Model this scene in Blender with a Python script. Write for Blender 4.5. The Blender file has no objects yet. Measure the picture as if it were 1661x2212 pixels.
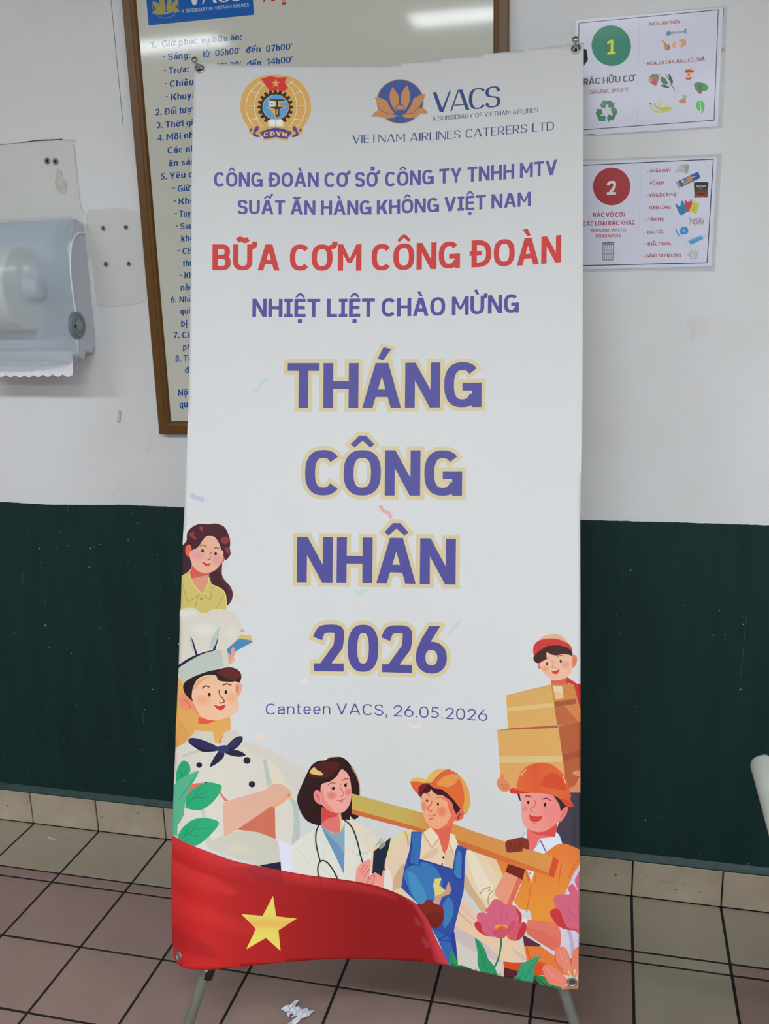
import bpy, math, random, unicodedata
import numpy as np
from mathutils import Vector, Matrix
from mathutils.geometry import delaunay_2d_cdt

# ------------------------------------------------------------------ camera, world, exposure
FPX, CX, CY = 2023.76, 830.5, 1106.0
YAW, PITCH, ROLL = -0.245044, -0.239759, -0.029260
CAM = Vector((0.0, -2.154360, 1.523679))
fw = Vector((math.sin(YAW)*math.cos(PITCH), math.cos(YAW)*math.cos(PITCH), math.sin(PITCH)))
rt0 = Vector((math.cos(YAW), -math.sin(YAW), 0)); up0 = rt0.cross(fw)
rt = rt0*math.cos(ROLL) + up0*math.sin(ROLL); up = -rt0*math.sin(ROLL) + up0*math.cos(ROLL)
scene = bpy.context.scene
cam_data = bpy.data.cameras.new('camera'); cam = bpy.data.objects.new('camera', cam_data)
scene.collection.objects.link(cam); scene.camera = cam
cam.matrix_world = Matrix(((rt.x, up.x, -fw.x, CAM.x), (rt.y, up.y, -fw.y, CAM.y), (rt.z, up.z, -fw.z, CAM.z), (0, 0, 0, 1)))
cam_data.sensor_fit = 'VERTICAL'; cam_data.sensor_height = 36.0
cam_data.lens = FPX/2212*36.0; cam_data.clip_start = 0.02
scene.view_settings.view_transform = 'Standard'; scene.view_settings.look = 'None'
scene.view_settings.exposure = 0.0; scene.view_settings.gamma = 1.0
scene.view_settings.use_curve_mapping = False
LAMP = 50.0          # emission of the ceiling luminaires
world = bpy.data.worlds.new('world'); scene.world = world; world.use_nodes = True
wb = world.node_tree.nodes['Background']; wb.inputs[0].default_value = (0.78, 0.88, 1.0, 1); wb.inputs[1].default_value = 0.28

# ------------------------------------------------------------------ helpers
def lin(c):
    c /= 255.0
    return c/12.92 if c <= 0.04045 else ((c+0.055)/1.055)**2.4
def rgb(r, g, b): return (lin(r), lin(g), lin(b), 1)
def ray(px, py): return (fw*FPX + rt*(px-CX) - up*(py-CY)).normalized()
def on_wall(px, py, y=0.0):
    d = ray(px, py); return CAM + d*((y-CAM.y)/d.y)
def on_floor(px, py, z=0.0):
    d = ray(px, py); return CAM + d*((z-CAM.z)/d.z)
COL = scene.collection
def link(o, parent=None):
    COL.objects.link(o)
    if parent: o.parent = parent
    return o
def obj(name, verts, faces, mat, parent=None, smooth=False):
    me = bpy.data.meshes.new(name); me.from_pydata([tuple(v) for v in verts], [], faces); me.update()
    if mat: me.materials.append(mat)
    if smooth:
        for p in me.polygons: p.use_smooth = True
    return link(bpy.data.objects.new(name, me), parent)
def empty(name, loc=(0, 0, 0)):
    o = bpy.data.objects.new(name, None); o.location = loc; o.empty_display_size = 0.05
    return link(o)
def tag(o, label, cat, group=None):
    o['label'] = label; o['category'] = cat
    if group: o['group'] = group
    return o
def struct(o): o['kind'] = 'structure'; return o
def keep(o, parent):     # parent with the child's world place kept
    o.parent = parent; o.matrix_parent_inverse = Matrix.Translation(-Vector(parent.location)) ; return o
def mat(name, col, rough=0.5, metal=0.0, coat=0.0, noise=None, bump=None, spec=0.5, **kw):
    m = bpy.data.materials.new(name); m.use_nodes = True
    nt = m.node_tree; b = nt.nodes['Principled BSDF']
    b.inputs['Base Color'].default_value = col if len(col) == 4 else (*col, 1)
    b.inputs['Roughness'].default_value = rough; b.inputs['Metallic'].default_value = metal
    b.inputs['Coat Weight'].default_value = coat; b.inputs['Coat Roughness'].default_value = kw.get('coat_rough', 0.05)
    b.inputs['Specular IOR Level'].default_value = spec
    tc = nt.nodes.new('ShaderNodeTexCoord')
    if noise:       # (scale, amount, colour2)
        n = nt.nodes.new('ShaderNodeTexNoise'); n.inputs['Scale'].default_value = noise[0]; n.inputs['Detail'].default_value = 8
        nt.links.new(tc.outputs['Object'], n.inputs['Vector'])
        r = nt.nodes.new('ShaderNodeValToRGB'); r.color_ramp.elements[0].position = 0.5-noise[1]; r.color_ramp.elements[1].position = 0.5+noise[1]
        r.color_ramp.elements[0].color = noise[2]; r.color_ramp.elements[1].color = b.inputs['Base Color'].default_value
        nt.links.new(n.outputs['Fac'], r.inputs['Fac']); nt.links.new(r.outputs['Color'], b.inputs['Base Color'])
    if bump:        # (scale, strength, distance)
        n2 = nt.nodes.new('ShaderNodeTexNoise'); n2.inputs['Scale'].default_value = bump[0]; n2.inputs['Detail'].default_value = 6
        nt.links.new(tc.outputs['Object'], n2.inputs['Vector'])
        bp = nt.nodes.new('ShaderNodeBump'); bp.inputs['Strength'].default_value = bump[1]; bp.inputs['Distance'].default_value = bump[2]
        nt.links.new(n2.outputs['Fac'], bp.inputs['Height']); nt.links.new(bp.outputs['Normal'], b.inputs['Normal'])
    return m
def print_mat(name, rough, coat=0.0, coat_rough=0.05, weave=0.0, spec=0.5):
    m = mat(name, (1, 1, 1, 1), rough, coat=coat, coat_rough=coat_rough, spec=spec); nt = m.node_tree
    a = nt.nodes.new('ShaderNodeAttribute'); a.attribute_name = 'ink'; b = nt.nodes['Principled BSDF']
    nt.links.new(a.outputs['Color'], b.inputs['Base Color'])
    if weave:
        tc = nt.nodes.new('ShaderNodeTexCoord'); n = nt.nodes.new('ShaderNodeTexNoise'); n.inputs['Scale'].default_value = 900
        nt.links.new(tc.outputs['Object'], n.inputs['Vector'])
        bp = nt.nodes.new('ShaderNodeBump'); bp.inputs['Strength'].default_value = weave; bp.inputs['Distance'].default_value = 0.0004
        nt.links.new(n.outputs['Fac'], bp.inputs['Height']); nt.links.new(bp.outputs['Normal'], b.inputs['Normal'])
    return m
def box(x0, x1, y0, y1, z0, z1, c=0.0):
    """box, optionally with chamfered edges (chamfer c)"""
    if not c:
        v = [(x, y, z) for x in (x0, x1) for y in (y0, y1) for z in (z0, z1)]
        f = [(0, 1, 3, 2), (4, 6, 7, 5), (0, 4, 5, 1), (2, 3, 7, 6), (0, 2, 6, 4), (1, 5, 7, 3)]
        return v, f
    import bmesh
    bm = bmesh.new(); v, f = box(x0, x1, y0, y1, z0, z1); vs = [bm.verts.new(p) for p in v]
    for q in f: bm.faces.new([vs[i] for i in q])
    bmesh.ops.bevel(bm, geom=bm.edges[:], offset=c, segments=1, affect='EDGES')
    bm.verts.index_update(); o = ([tuple(p.co) for p in bm.verts], [tuple(w.index for w in q.verts) for q in bm.faces]); bm.free()
    return o
def tube(pts, r, seg=12, caps=True):
    """tube along pts; r is a number or one radius per point"""
    pts = [Vector(p) for p in pts]; n = len(pts); rs = r if isinstance(r, (list, tuple)) else [r]*n
    V = []; Fc = []; prev = None
    for i, p in enumerate(pts):
        t = (pts[min(i+1, n-1)] - pts[max(i-1, 0)]).normalized()
        if prev is None: a = t.orthogonal().normalized()
        else: a = (prev - t*prev.dot(t)).normalized()
        prev = a; b = t.cross(a)
        for k in range(seg):
            w = 2*math.pi*k/seg; V.append(p + (a*math.cos(w)+b*math.sin(w))*rs[i])
    for i in range(n-1):
        for k in range(seg):
            k2 = (k+1) % seg; Fc.append((i*seg+k, i*seg+k2, (i+1)*seg+k2, (i+1)*seg+k))
    if caps: Fc.append(tuple(range(seg))[::-1]); Fc.append(tuple((n-1)*seg+k for k in range(seg)))
    return V, Fc
def ring(c, n, r, tr, seg=28, ts=8):
    """torus about axis n"""
    n = Vector(n).normalized(); a = n.orthogonal().normalized(); b = n.cross(a); V = []; Fc = []
    for i in range(seg):
        w = 2*math.pi*i/seg; d = a*math.cos(w)+b*math.sin(w)
        for k in range(ts):
            q = 2*math.pi*k/ts; V.append(Vector(c)+d*(r+tr*math.cos(q))+n*(tr*0.5*math.sin(q)))
    for i in range(seg):
        for k in range(ts):
            Fc.append((i*ts+k, ((i+1) % seg)*ts+k, ((i+1) % seg)*ts+(k+1) % ts, i*ts+(k+1) % ts))
    return V, Fc
def merge(*parts):
    V = []; Fc = []
    for v, f in parts:
        o = len(V); V += list(v); Fc += [tuple(i+o for i in q) for q in f]
    return V, Fc

# ------------------------------------------------------------------ flat print: coloured shapes cut into one mesh
def catmull(pts, closed=True, n=5):
    out = []; m = len(pts)
    rng = range(m) if closed else range(m-1)
    for i in rng:
        if closed: p0, p1, p2, p3 = pts[i-1], pts[i], pts[(i+1) % m], pts[(i+2) % m]
        else: p0, p1, p2, p3 = pts[max(i-1, 0)], pts[i], pts[i+1], pts[min(i+2, m-1)]
        for k in range(n):
            t = k/n
            out.append(tuple(0.5*((2*p1[j]) + (-p0[j]+p2[j])*t + (2*p0[j]-5*p1[j]+4*p2[j]-p3[j])*t*t + (-p0[j]+3*p1[j]-3*p2[j]+p3[j])*t**3) for j in (0, 1)))
    if not closed: out.append(tuple(pts[-1]))
    return out
def stroke(pts, w, closed=False, ext=0.0):
    """quads along a polyline, mitred; w = width, or function of direction"""
    P = [tuple(pts[0])]
    for p in pts[1:]:
        if math.hypot(p[0]-P[-1][0], p[1]-P[-1][1]) > 1e-6: P.append(tuple(p))
    if closed and math.hypot(P[0][0]-P[-1][0], P[0][1]-P[-1][1]) < 1e-6: P.pop()
    n = len(P)
    if ext and not closed:
        def push(a, b):
            l = math.hypot(a[0]-b[0], a[1]-b[1]); return (a[0]+(a[0]-b[0])/l*ext, a[1]+(a[1]-b[1])/l*ext)
        P[0] = push(P[0], P[1]); P[-1] = push(P[-1], P[-2])
    wf = w if callable(w) else (lambda dx, dy: w)
    L = []; R = []
    for i in range(n):
        a = P[i-1] if (i > 0 or closed) else None; c = P[(i+1) % n] if (i < n-1 or closed) else None; b = P[i]
        ds = []
        if a: l = math.hypot(b[0]-a[0], b[1]-a[1]); ds.append(((b[0]-a[0])/l, (b[1]-a[1])/l))
        if c: l = math.hypot(c[0]-b[0], c[1]-b[1]); ds.append(((c[0]-b[0])/l, (c[1]-b[1])/l))
        if len(ds) == 1:
            d = ds[0]; nx, ny = -d[1], d[0]; h = wf(*d)/2
        else:
            mx, my = -(ds[0][1]+ds[1][1]), ds[0][0]+ds[1][0]; l = math.hypot(mx, my) or 1e-6; mx /= l; my /= l
            k = max(0.35, mx*-ds[0][1] + my*ds[0][0]); nx, ny = mx, my
            h = (wf(*ds[0])+wf(*ds[1]))/4/k
        L.append((b[0]+nx*h, b[1]+ny*h)); R.append((b[0]-nx*h, b[1]-ny*h))
    q = []
    for i in range(n if closed else n-1):
        j = (i+1) % n; q.append([L[i], L[j], R[j], R[i]])
    return q
def offset_poly(p, d):
    """grow a convex polygon by d with mitred corners"""
    n = len(p); ar = sum(p[i][0]*p[(i+1) % n][1]-p[(i+1) % n][0]*p[i][1] for i in range(n))
    s = 1 if ar > 0 else -1; out = []
    for i in range(n):
        a, b, c = p[i-1], p[i], p[(i+1) % n]
        l1 = math.hypot(b[0]-a[0], b[1]-a[1]) or 1; l2 = math.hypot(c[0]-b[0], c[1]-b[1]) or 1
        n1 = (s*(b[1]-a[1])/l1, -s*(b[0]-a[0])/l1); n2 = (s*(c[1]-b[1])/l2, -s*(c[0]-b[0])/l2)
        mx, my = n1[0]+n2[0], n1[1]+n2[1]; l = math.hypot(mx, my) or 1; mx /= l; my /= l
        k = max(0.70, mx*n1[0]+my*n1[1]); out.append((b[0]+mx*d/k, b[1]+my*d/k))
    return out
class Art:
    """a stack of flat coloured shapes traced in picture coordinates, later laid on a real surface"""
    def __init__(self, base, base_col, white):
        self.L = [(base, base_col, 1.0)]; self.white = white; self.holes = []; self.t = (0, 0, 1); self.lines = []
    def crop(self, x, y, s): self.t = (x, y, s)
    def T(self, pts): return [(self.t[0]+p[0]/self.t[2], self.t[1]+p[1]/self.t[2]) for p in pts]
    def raw(self, poly, col, a=1.0): self.L.append((poly, col, a))
    def P(self, pts, col, a=1.0): self.raw(self.T(pts), col, a)
    def S(self, pts, col, a=1.0, n=4): self.raw(catmull(self.T(pts), True, n), col, a)
    def K(self, pts, w, col, a=1.0, smooth=True):
        q = self.T(pts)
        if smooth and len(q) > 2: q = catmull(q, False, 4)
        for f in stroke(q, w/self.t[2]): self.raw(f, col, a)
    def E(self, x, y, rx, ry, col, a=1.0, n=16, rot=0):
        c, s = math.cos(rot), math.sin(rot)
        self.P([(x+rx*math.cos(t)*c-ry*math.sin(t)*s, y+rx*math.cos(t)*s+ry*math.sin(t)*c) for t in [2*math.pi*i/n for i in range(n)]], col, a)
    def soft(self, x, y, rx, ry, col, a=0.9, k=6):
        for i in range(k): self.E(x, y, rx*(1.2-0.15*i), ry*(1.2-0.15*i), col, a/k*1.15, 18)
    def arrays(self, grid=None):
        """all outlines (and a grid) as edges of one constrained triangulation"""
        vs = []; es = []
        self.L = [q for q in self.L if len(q[0]) > 2]
        for poly, _, _ in self.L:
            n = len(poly); o = len(vs); vs += [Vector(p) for p in poly]; es += [(o+i, o+(i+1) % n) for i in range(n)]
        if grid:
            x0, y0, x1, y1, st = grid; x = x0
            while x < x1: o = len(vs); vs += [Vector((x, y0)), Vector((x, y1))]; es.append((o, o+1)); x += st
            y = y0
            while y < y1: o = len(vs); vs += [Vector((x0, y)), Vector((x1, y))]; es.append((o, o+1)); y += st
        return delaunay_2d_cdt(vs, es, [], 0, 1e-3, False)
    def build(self, name, place, material, parent=None, grid=None, back=None, smooth=False):
        V, _, Fc, _, _, _ = self.arrays(grid)
        P = np.array([(v.x, v.y) for v in V]); T = np.array([tuple(f) for f in Fc], dtype=np.int64)
        C3 = P[T].mean(axis=1); order = np.argsort(C3[:, 1]); T = T[order]; C3 = C3[order]; ys = C3[:, 1]; xs = C3[:, 0]
        W = {}; colr = np.zeros((len(T), 3, 3)); inb = None
        wt = np.array([self.white(x, y) for x, y in P]); wl = np.where(wt/255 <= .04045, wt/255/12.92, ((wt/255+.055)/1.055)**2.4)
        def tolin(c): c = np.asarray(c, float)/255; return np.where(c <= .04045, c/12.92, ((c+.055)/1.055)**2.4)
        for k, (poly, col, a) in enumerate(self.L):
            q = np.array(poly, float); x0, y0 = q.min(axis=0); x1, y1 = q.max(axis=0)
            i0, i1 = np.searchsorted(ys, y0), np.searchsorted(ys, y1)
            idx = np.arange(i0, i1)[(xs[i0:i1] >= x0) & (xs[i0:i1] <= x1)]
            if not len(idx): continue
            X = xs[idx][:, None]; Y = ys[idx][:, None]; A = q; B = np.roll(q, -1, axis=0)
            side = (B[:, 0]-A[:, 0])*(Y-A[:, 1])-(X-A[:, 0])*(B[:, 1]-A[:, 1])
            wn = ((A[:, 1] <= Y) & (B[:, 1] > Y) & (side > 0)).sum(axis=1) - ((A[:, 1] > Y) & (B[:, 1] <= Y) & (side < 0)).sum(axis=1)
            idx = idx[wn != 0]
            if k == 0: inb = idx
            if not len(idx): continue
            vi = T[idx]
            if callable(col): c = tolin(np.array([[col(P[v][0], P[v][1]) for v in t] for t in vi]))
            else: c = tolin(col)[None, None, :]
            c = np.clip(c/wl[vi]*(.68 if k == 0 else .62)-.007, .003, .92)
            colr[idx] = colr[idx]*(1-a)+c*a if k else c
        keepm = np.ones(len(inb), bool); cc_ = C3[inb]
        for hx, hy, hr in self.holes: keepm &= (cc_[:, 0]-hx)**2+(cc_[:, 1]-hy)**2 > hr*hr*.93
        inb = inb[keepm]; T = T[inb]; colr = colr[inb]; used = np.unique(T); remap = -np.ones(len(P), dtype=np.int64); remap[used] = np.arange(len(used)); T = remap[T]; P = P[used]
        V = [Vector(p) for p in P]; V3 = [place(v.x, v.y) for v in V]
        faces = [tuple(int(i) for i in t) for t in T]; cols = [[list(c) for c in f] for f in colr.tolist()]
        # face towards the camera
        tot = Vector((0, 0, 0))
        f0 = faces[len(faces)//2]; nrm = (V3[f0[1]]-V3[f0[0]]).cross(V3[f0[2]]-V3[f0[0]])
        if nrm.dot(CAM-V3[f0[0]]) < 0: faces = [f[::-1] for f in faces]; cols = [c[::-1] for c in cols]
        verts = list(V3); nf = len(faces)
        if back:                                # plain white reverse, a hair behind
            b = len(verts); verts += [back(v.x, v.y) for v in V]
            faces += [tuple(i+b for i in f[::-1]) for f in faces[:nf]]; cols += [[[0.8, 0.8, 0.78]]*3]*nf
            cnt = {}
            for f in faces[:nf]:
                for i in range(3):
                    e = (f[i], f[(i+1) % 3]); cnt[e] = 1
            for (i, j) in cnt:
                if (j, i) not in cnt: faces.append((j, i, i+b, j+b)); cols.append([[0.8, 0.8, 0.78]]*4)
        me = bpy.data.meshes.new(name); me.from_pydata([tuple(v) for v in verts], [], faces); me.update()
        at = me.color_attributes.new('ink', 'FLOAT_COLOR', 'CORNER'); flat = []
        for c in cols:
            for q in c: flat += [q[0], q[1], q[2], 1.0]
        at.data.foreach_set('color', flat)
        me.materials.append(material)
        if smooth:
            for p in me.polygons: p.use_smooth = (p.index < 2*nf)
        return link(bpy.data.objects.new(name, me), parent)

# ------------------------------------------------------------------ a stroke alphabet (cap height 1, baseline 0)
def rp(pts, r, closed=False, n=5):
    """polyline with rounded corners"""
    out = []; m = len(pts)
    for i, b in enumerate(pts):
        if not closed and i in (0, m-1): out.append(b); continue
        a, c = pts[i-1], pts[(i+1) % m]
        l1 = math.hypot(a[0]-b[0], a[1]-b[1]); l2 = math.hypot(c[0]-b[0], c[1]-b[1])
        k = min(r, l1*0.5 if (closed or i > 1) else l1, l2*0.5 if (closed or i < m-2) else l2)
        p = (b[0]+(a[0]-b[0])/l1*k, b[1]+(a[1]-b[1])/l1*k); q = (b[0]+(c[0]-b[0])/l2*k, b[1]+(c[1]-b[1])/l2*k)
        for s in range(n+1):
            t = s/n; u = 0.9
            # quadratic corner pulled a little to a superellipse
            out.append(tuple((1-t)**2*p[j]+2*t*(1-t)*b[j]+t*t*q[j] for j in (0, 1)))
    return out
def sup(cx, cy, rx, ry, a0, a1, n=16, e=2.5):
    o = []
    for i in range(n+1):
        t = math.radians(a0+(a1-a0)*i/n); c, s = math.cos(t), math.sin(t)
        o.append((cx+rx*math.copysign(abs(c)**(2/e), c), cy+ry*math.copysign(abs(s)**(2/e), s)))
    return o
def glyph(ch, w, wh, ser):
    """width and parts: ('s', centreline, closed) or ('p', polygon)"""
    h, v = w/2, wh/2; G = []
    def s(p, closed=False): G.append(('s', p, closed))
    def p(*q): G.append(('p', list(q)))
    def st(x, y0=0.0, y1=1.0): p((x, y0), (x+w, y0), (x+w, y1), (x, y1))
    def hb(x0, x1, y): p((x0, y-v), (x1, y-v), (x1, y+v), (x0, y+v))
    def dg(x0, x1, t, y0=0.0, y1=1.0): p((x0, y0), (x0+t, y0), (x1+t, y1), (x1, y1))
    X = 0.735; xv = X-v; dw = w*1.1; tn = wh*1.25 if wh < .6*w else w
    if ch == 'A': W = .84; ta = w*1.05; tb = tn*1.05; dg(0, W/2-ta*.62, tb); dg(W-ta, W/2+ta*.62-ta, ta); p((W/2-ta*.62, .995), (W/2+ta*.62, .995), (W/2+ta*.62, 1), (W/2-ta*.62, 1)); hb(W*.2, W*.8, .24+v)
    elif ch == 'B': W = .70; st(0); s(rp([(h, 1-v), (W-h-.03, 1-v), (W-h-.03, .52), (h, .52)], .22)); s(rp([(h, .52), (W-h, .52), (W-h, v), (h, v)], .24))
    elif ch == 'C': W = .74; s(sup(W/2+.02, .5, W/2-h+.02, .5-v, 40, 320, 22))
    elif ch == 'D': W = .76; st(0); s(rp([(h, 1-v), (W-h, 1-v), (W-h, v), (h, v)], .40))
    elif ch == 'Đ': W = .80; G += [('p', [(a+.07, b) for a, b in g[1]]) if g[0] == 'p' else ('s', [(a+.07, b) for a, b in g[1]], g[2]) for g in glyph('D', w, wh, ser)[1]]; hb(0, .45, .52); W = .83
    elif ch == 'E': W = .60; st(0); hb(0, W, 1-v); hb(0, W-.04, .52); hb(0, W, v)
    elif ch == 'F': W = .56; st(0); hb(0, W, 1-v); hb(0, W-.05, .50)
    elif ch == 'G': W = .79; s(sup(W/2, .5, W/2-h, .5-v, 42, 330, 22)); st(W-w*.9, 0, .54); hb(W*.50, W, .54-v)
    elif ch == 'H': W = .76; st(0); st(W-w); hb(0, W, .51)
    elif ch == 'I':
        if ser: W = .46; st(W/2-h); hb(0, W, 1-v); hb(0, W, v)
        else: W = w; st(0)
    elif ch == 'J': W = .5; s(rp([(W-h, 1), (W-h, v), (h, v), (h, .3)], .25))
    elif ch == 'K': W = .74; st(0); dg(w*.6, W-dw, dw*1.15, .34, 1); dg(W-dw*1.1, w*1.2, dw*1.15, 0, .62)
    elif ch == 'L': W = .55; st(0); hb(0, W, v)
    elif ch == 'M': W = .90; p((0, 0), (tn, 0), (tn, 1), (0, 1)); st(W-w); t = w*.95; p((0, 1), (t, 1), (W/2+t*.38, .30), (W/2-t*.38, .30)); p((W, 1), (W-t*tn/w, 1), (W/2-t*.38, .30), (W/2+t*.38, .30))
    elif ch == 'N': W = .76; p((0, 0), (tn, 0), (tn, 1), (0, 1)); p((W-tn, 0), (W, 0), (W, 1), (W-tn, 1)); p((0, 1), (w*1.05, 1), (W, 0), (W-w*1.05, 0))
    elif ch == 'O': W = .80; s(sup(W/2, .5, W/2-h, .5-v, 0, 360, 28)[:-1], True)
    elif ch == 'P': W = .67; st(0); s(rp([(h, 1-v), (W-h, 1-v), (W-h, .42), (h, .42)], .26))
    elif ch == 'Q': W = .80; s(sup(W/2, .5, W/2-h, .5-v, 0, 360, 28)[:-1], True); s([(W*.55, .25), (W*.92, -.05)])
    elif ch == 'R': W = .70; st(0); s(rp([(h, 1-v), (W-h-.03, 1-v), (W-h-.03, .46), (h, .46)], .25)); p((W*.38, .46), (W*.38+dw, .46), (W, 0), (W-dw*1.05, 0))
    elif ch == 'S': W = .67; s(catmull([(W-h, .745), (W*.76, .93-v*.5), (W*.5, 1-v), (W*.23, .935-v*.5), (h, .745), (W*.22, .57), (W*.5, .505), (W*.79, .435), (W-h, .26), (W*.78, .07+v*.5), (W*.5, v), (W*.22, .065+v*.5), (h*.8, .235)], False, 3))
    elif ch == 'T': W = .69; hb(0, W, 1-v); st(W/2-h)
    elif ch == 'U': W = .74; s(rp([(h, 1), (h, v), (W-h, v), (W-h, 1)], .36))
    elif ch == 'V': W = .80; t = w*1.05; p((0, 1), (t, 1), (W/2+t*.52, 0), (W/2-t*.52, 0)); p((W, 1), (W-tn*1.05, 1), (W/2-t*.52*tn/w, 0), (W/2+t*.52, 0))
    elif ch == 'W': W = 1.1; t = w*.95; [p((a, 1), (a+t, 1), (b+t, 0), (b, 0)) for a, b in ((0, .27-t/2), (W/2-t/2, .27-t/2), (W/2-t/2, W-.27-t/2), (W-t, W-.27-t/2))]
    elif ch == 'X': W = .74; dg(0, W-dw, dw); p((0, 1), (dw, 1), (W, 0), (W-dw, 0))
    elif ch == 'Y': W = .78; t = w*1.05; st(W/2-h, 0, .46); p((0, 1), (t*1.05, 1), (W/2+h, .38), (W/2-h, .38)); p((W, 1), (W-t*1.05, 1), (W/2-h, .38), (W/2+h, .38))
    elif ch == '0': W = .68; s(sup(W/2, .5, W/2-h, .5-v, 0, 360, 28)[:-1], True)
    elif ch == '1': W = .42; st(W-w-.04); p((0, .72), (W-w*.5, .86), (W-w*.3, 1), (0, .86)) if w < .16 else p((0, .7), (W-w-.04, .78), (W-w, 1), (0, .86))
    elif ch == '2': W = .66; s(catmull([(h*.7, .70), (W*.24, .90-v*.3), (W*.5, 1-v), (W*.8, .92-v*.4), (W-h, .72), (W*.80, .53)], False, 4)); G.append(('c', [(W*.82, .56), (W*.80, .53), (h*1.30, 0.0), (h*1.0, -.035)], False)); p((0, 0), (W, 0), (W, wh), (0, wh))
    elif ch == '3': W = .62; s(catmull([(h*.8, .80), (W*.48, 1-v), (W-h, .76), (W*.72, .55), (W*.45, .52)], False, 4)); s(catmull([(W*.45, .52), (W*.75, .50), (W-h, .27), (W*.5, v), (h*.8, .2)], False, 4))
    elif ch == '4': W = .68; st(W*.62); hb(0, W, .25+v); p((W*.62, 1), (W*.62+w*.6, 1), (w*.7, .25+v), (0, .25+v))
    elif ch == '5': W = .64; hb(.1, W-.04, 1-v); p((.1, 1), (.1+w*.9, 1), (.06+w*.9, .48), (.06, .48)); s(catmull([(.1, .52), (W*.5, .64-v*.6), (W-h, .34), (W*.5, v), (h*.7, .17)], False, 5))
    elif ch in '69':
        W = .69; r = sup(W/2, .335, W/2-h, .335-v, 0, 360, 24, 2.2)[:-1]; tail = catmull([(h, .33), (h+.02, .47), (W*.33, .70), (W*.66, 1.06)], False, 4)
        if ch == '9': r = [(W-a, 1-b) for a, b in r]; tail = [(W-a, 1-b) for a, b in tail]
        s(r, True); G.append(('c', tail, False))
    elif ch == '7': W = .62; hb(0, W, 1-v); dg(W*.18, W-w, w*1.1)
    elif ch == '8': W = .66; s(sup(W/2, .75-v*.3, W/2-h-.03, .25-v*.6, 0, 360, 20, 2.2)[:-1], True); s(sup(W/2, .27, W/2-h, .27-v, 0, 360, 20, 2.2)[:-1], True)
    elif ch == 'a': W = .53; s(rp([(h*.9, X-.2), (h+.02, xv), (W-h, xv), (W-h, 0)], .2)); s(rp([(W-h, .44), (h, .42), (h, v), (W-h, v+.06)], .17))
    elif ch in 'bp': W = .58; st(0, 0 if ch == 'b' else -.27, 1 if ch == 'b' else X); s(sup(W/2, X/2, W/2-h, X/2-v, 0, 360, 20, 2.2)[:-1], True)
    elif ch in 'dqđ':
        W = .58; st(W-w, -.27 if ch == 'q' else 0, X if ch == 'q' else 1); s(sup(W/2, X/2, W/2-h, X/2-v, 0, 360, 20, 2.2)[:-1], True)
        if ch == 'đ': hb(W*.45, W+.08, .85)
    elif ch == 'g': W = .58; s(sup(W/2, X/2, W/2-h, X/2-v, 0, 360, 20, 2.2)[:-1], True); s(rp([(W-h, X), (W-h, -.27+v), (h, -.27+v), (h, -.12)], .2))
    elif ch == 'c': W = .53; s(sup(W/2+.01, X/2, W/2-h+.01, X/2-v, 42, 318, 18, 2.2))
    elif ch == 'e': W = .57; s(sup(W/2, X/2, W/2-h, X/2-v, 0, 320, 20, 2.2)); hb(h, W-h*.5, X/2-.01)
    elif ch == 'h': W = .56; st(0); s(rp([(h, X-.25), (h+.02, xv), (W-h, xv), (W-h, 0)], .22))
    elif ch == 'n': W = .56; st(0, 0, X); s(rp([(h, X-.25), (h+.02, xv), (W-h, xv), (W-h, 0)], .22))
    elif ch == 'm': W = .84; st(0, 0, X); s(rp([(h, X-.2), (h+.02, xv), (W/2, xv), (W/2, 0)], .18)); s(rp([(W/2, X-.2), (W/2+.02, xv), (W-h, xv), (W-h, 0)], .18))
    elif ch == 'i': W = w; st(0, 0, X); st(0, 1-w, 1)
    elif ch == 'l': W = w; st(0)
    elif ch == 'k': W = .54; st(0); dg(w*.6, W-dw*1.1, dw*1.1, .24, X); dg(W-dw*1.1, w*1.1, dw*1.1, 0, .45)
    elif ch == 'o': W = .60; s(sup(W/2, X/2, W/2-h, X/2-v, 0, 360, 22, 2.2)[:-1], True)
    elif ch == 'r': W = .36; st(0, 0, X); s(rp([(h, X-.28), (h+.02, xv), (W, xv)], .2))
    elif ch == 's': W = .50; s(catmull([(W-h, X*.72), (W*.5, X-v), (h, X*.72), (W*.5, X*.51), (W-h, X*.27), (W*.5, v), (h*.8, X*.25)], False, 4))
    elif ch == 't': W = .34; s(rp([(.08+h, .95), (.08+h, v), (W, v)], .12)); hb(0, W, X-v)
    elif ch == 'u': W = .56; st(W-w, 0, X); s(rp([(h, X), (h, v), (W-h-.02, v), (W-h, .3)], .22))
    elif ch == 'v': W = .56; t = w*1.05; p((0, X), (t, X), (W/2+t*.5, 0), (W/2-t*.5, 0)); p((W, X), (W-t, X), (W/2-t*.5, 0), (W/2+t*.5, 0))
    elif ch == 'y': W = .56; t = w*1.05; p((0, X), (t, X), (W/2+t*.5, 0), (W/2-t*.5, 0)); p((W, X), (W-t, X), (W*.2, -.27), (W*.2+t, -.27))
    elif ch == '.': W = w*1.1; p((0, 0), (W, 0), (W, W), (0, W))
    elif ch == ',': W = w*1.1; p((0, 0), (W, 0), (W, W), (0, W)); p((W*.4, 0), (W, 0), (W*.5, -.2), (0, -.2))
    elif ch == ':': W = w*1.1; p((0, 0), (W, 0), (W, W), (0, W)); p((0, X-W), (W, X-W), (W, X), (0, X))
    elif ch == '-': W = .32; hb(0, W, .36)
    elif ch == '/': W = .4; dg(0, W-w, w)
    elif ch == "'": W = w; p((0, 1), (w, 1), (w*.5, .72), (0, .72))
    else: W = .28
    return W, G
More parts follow.
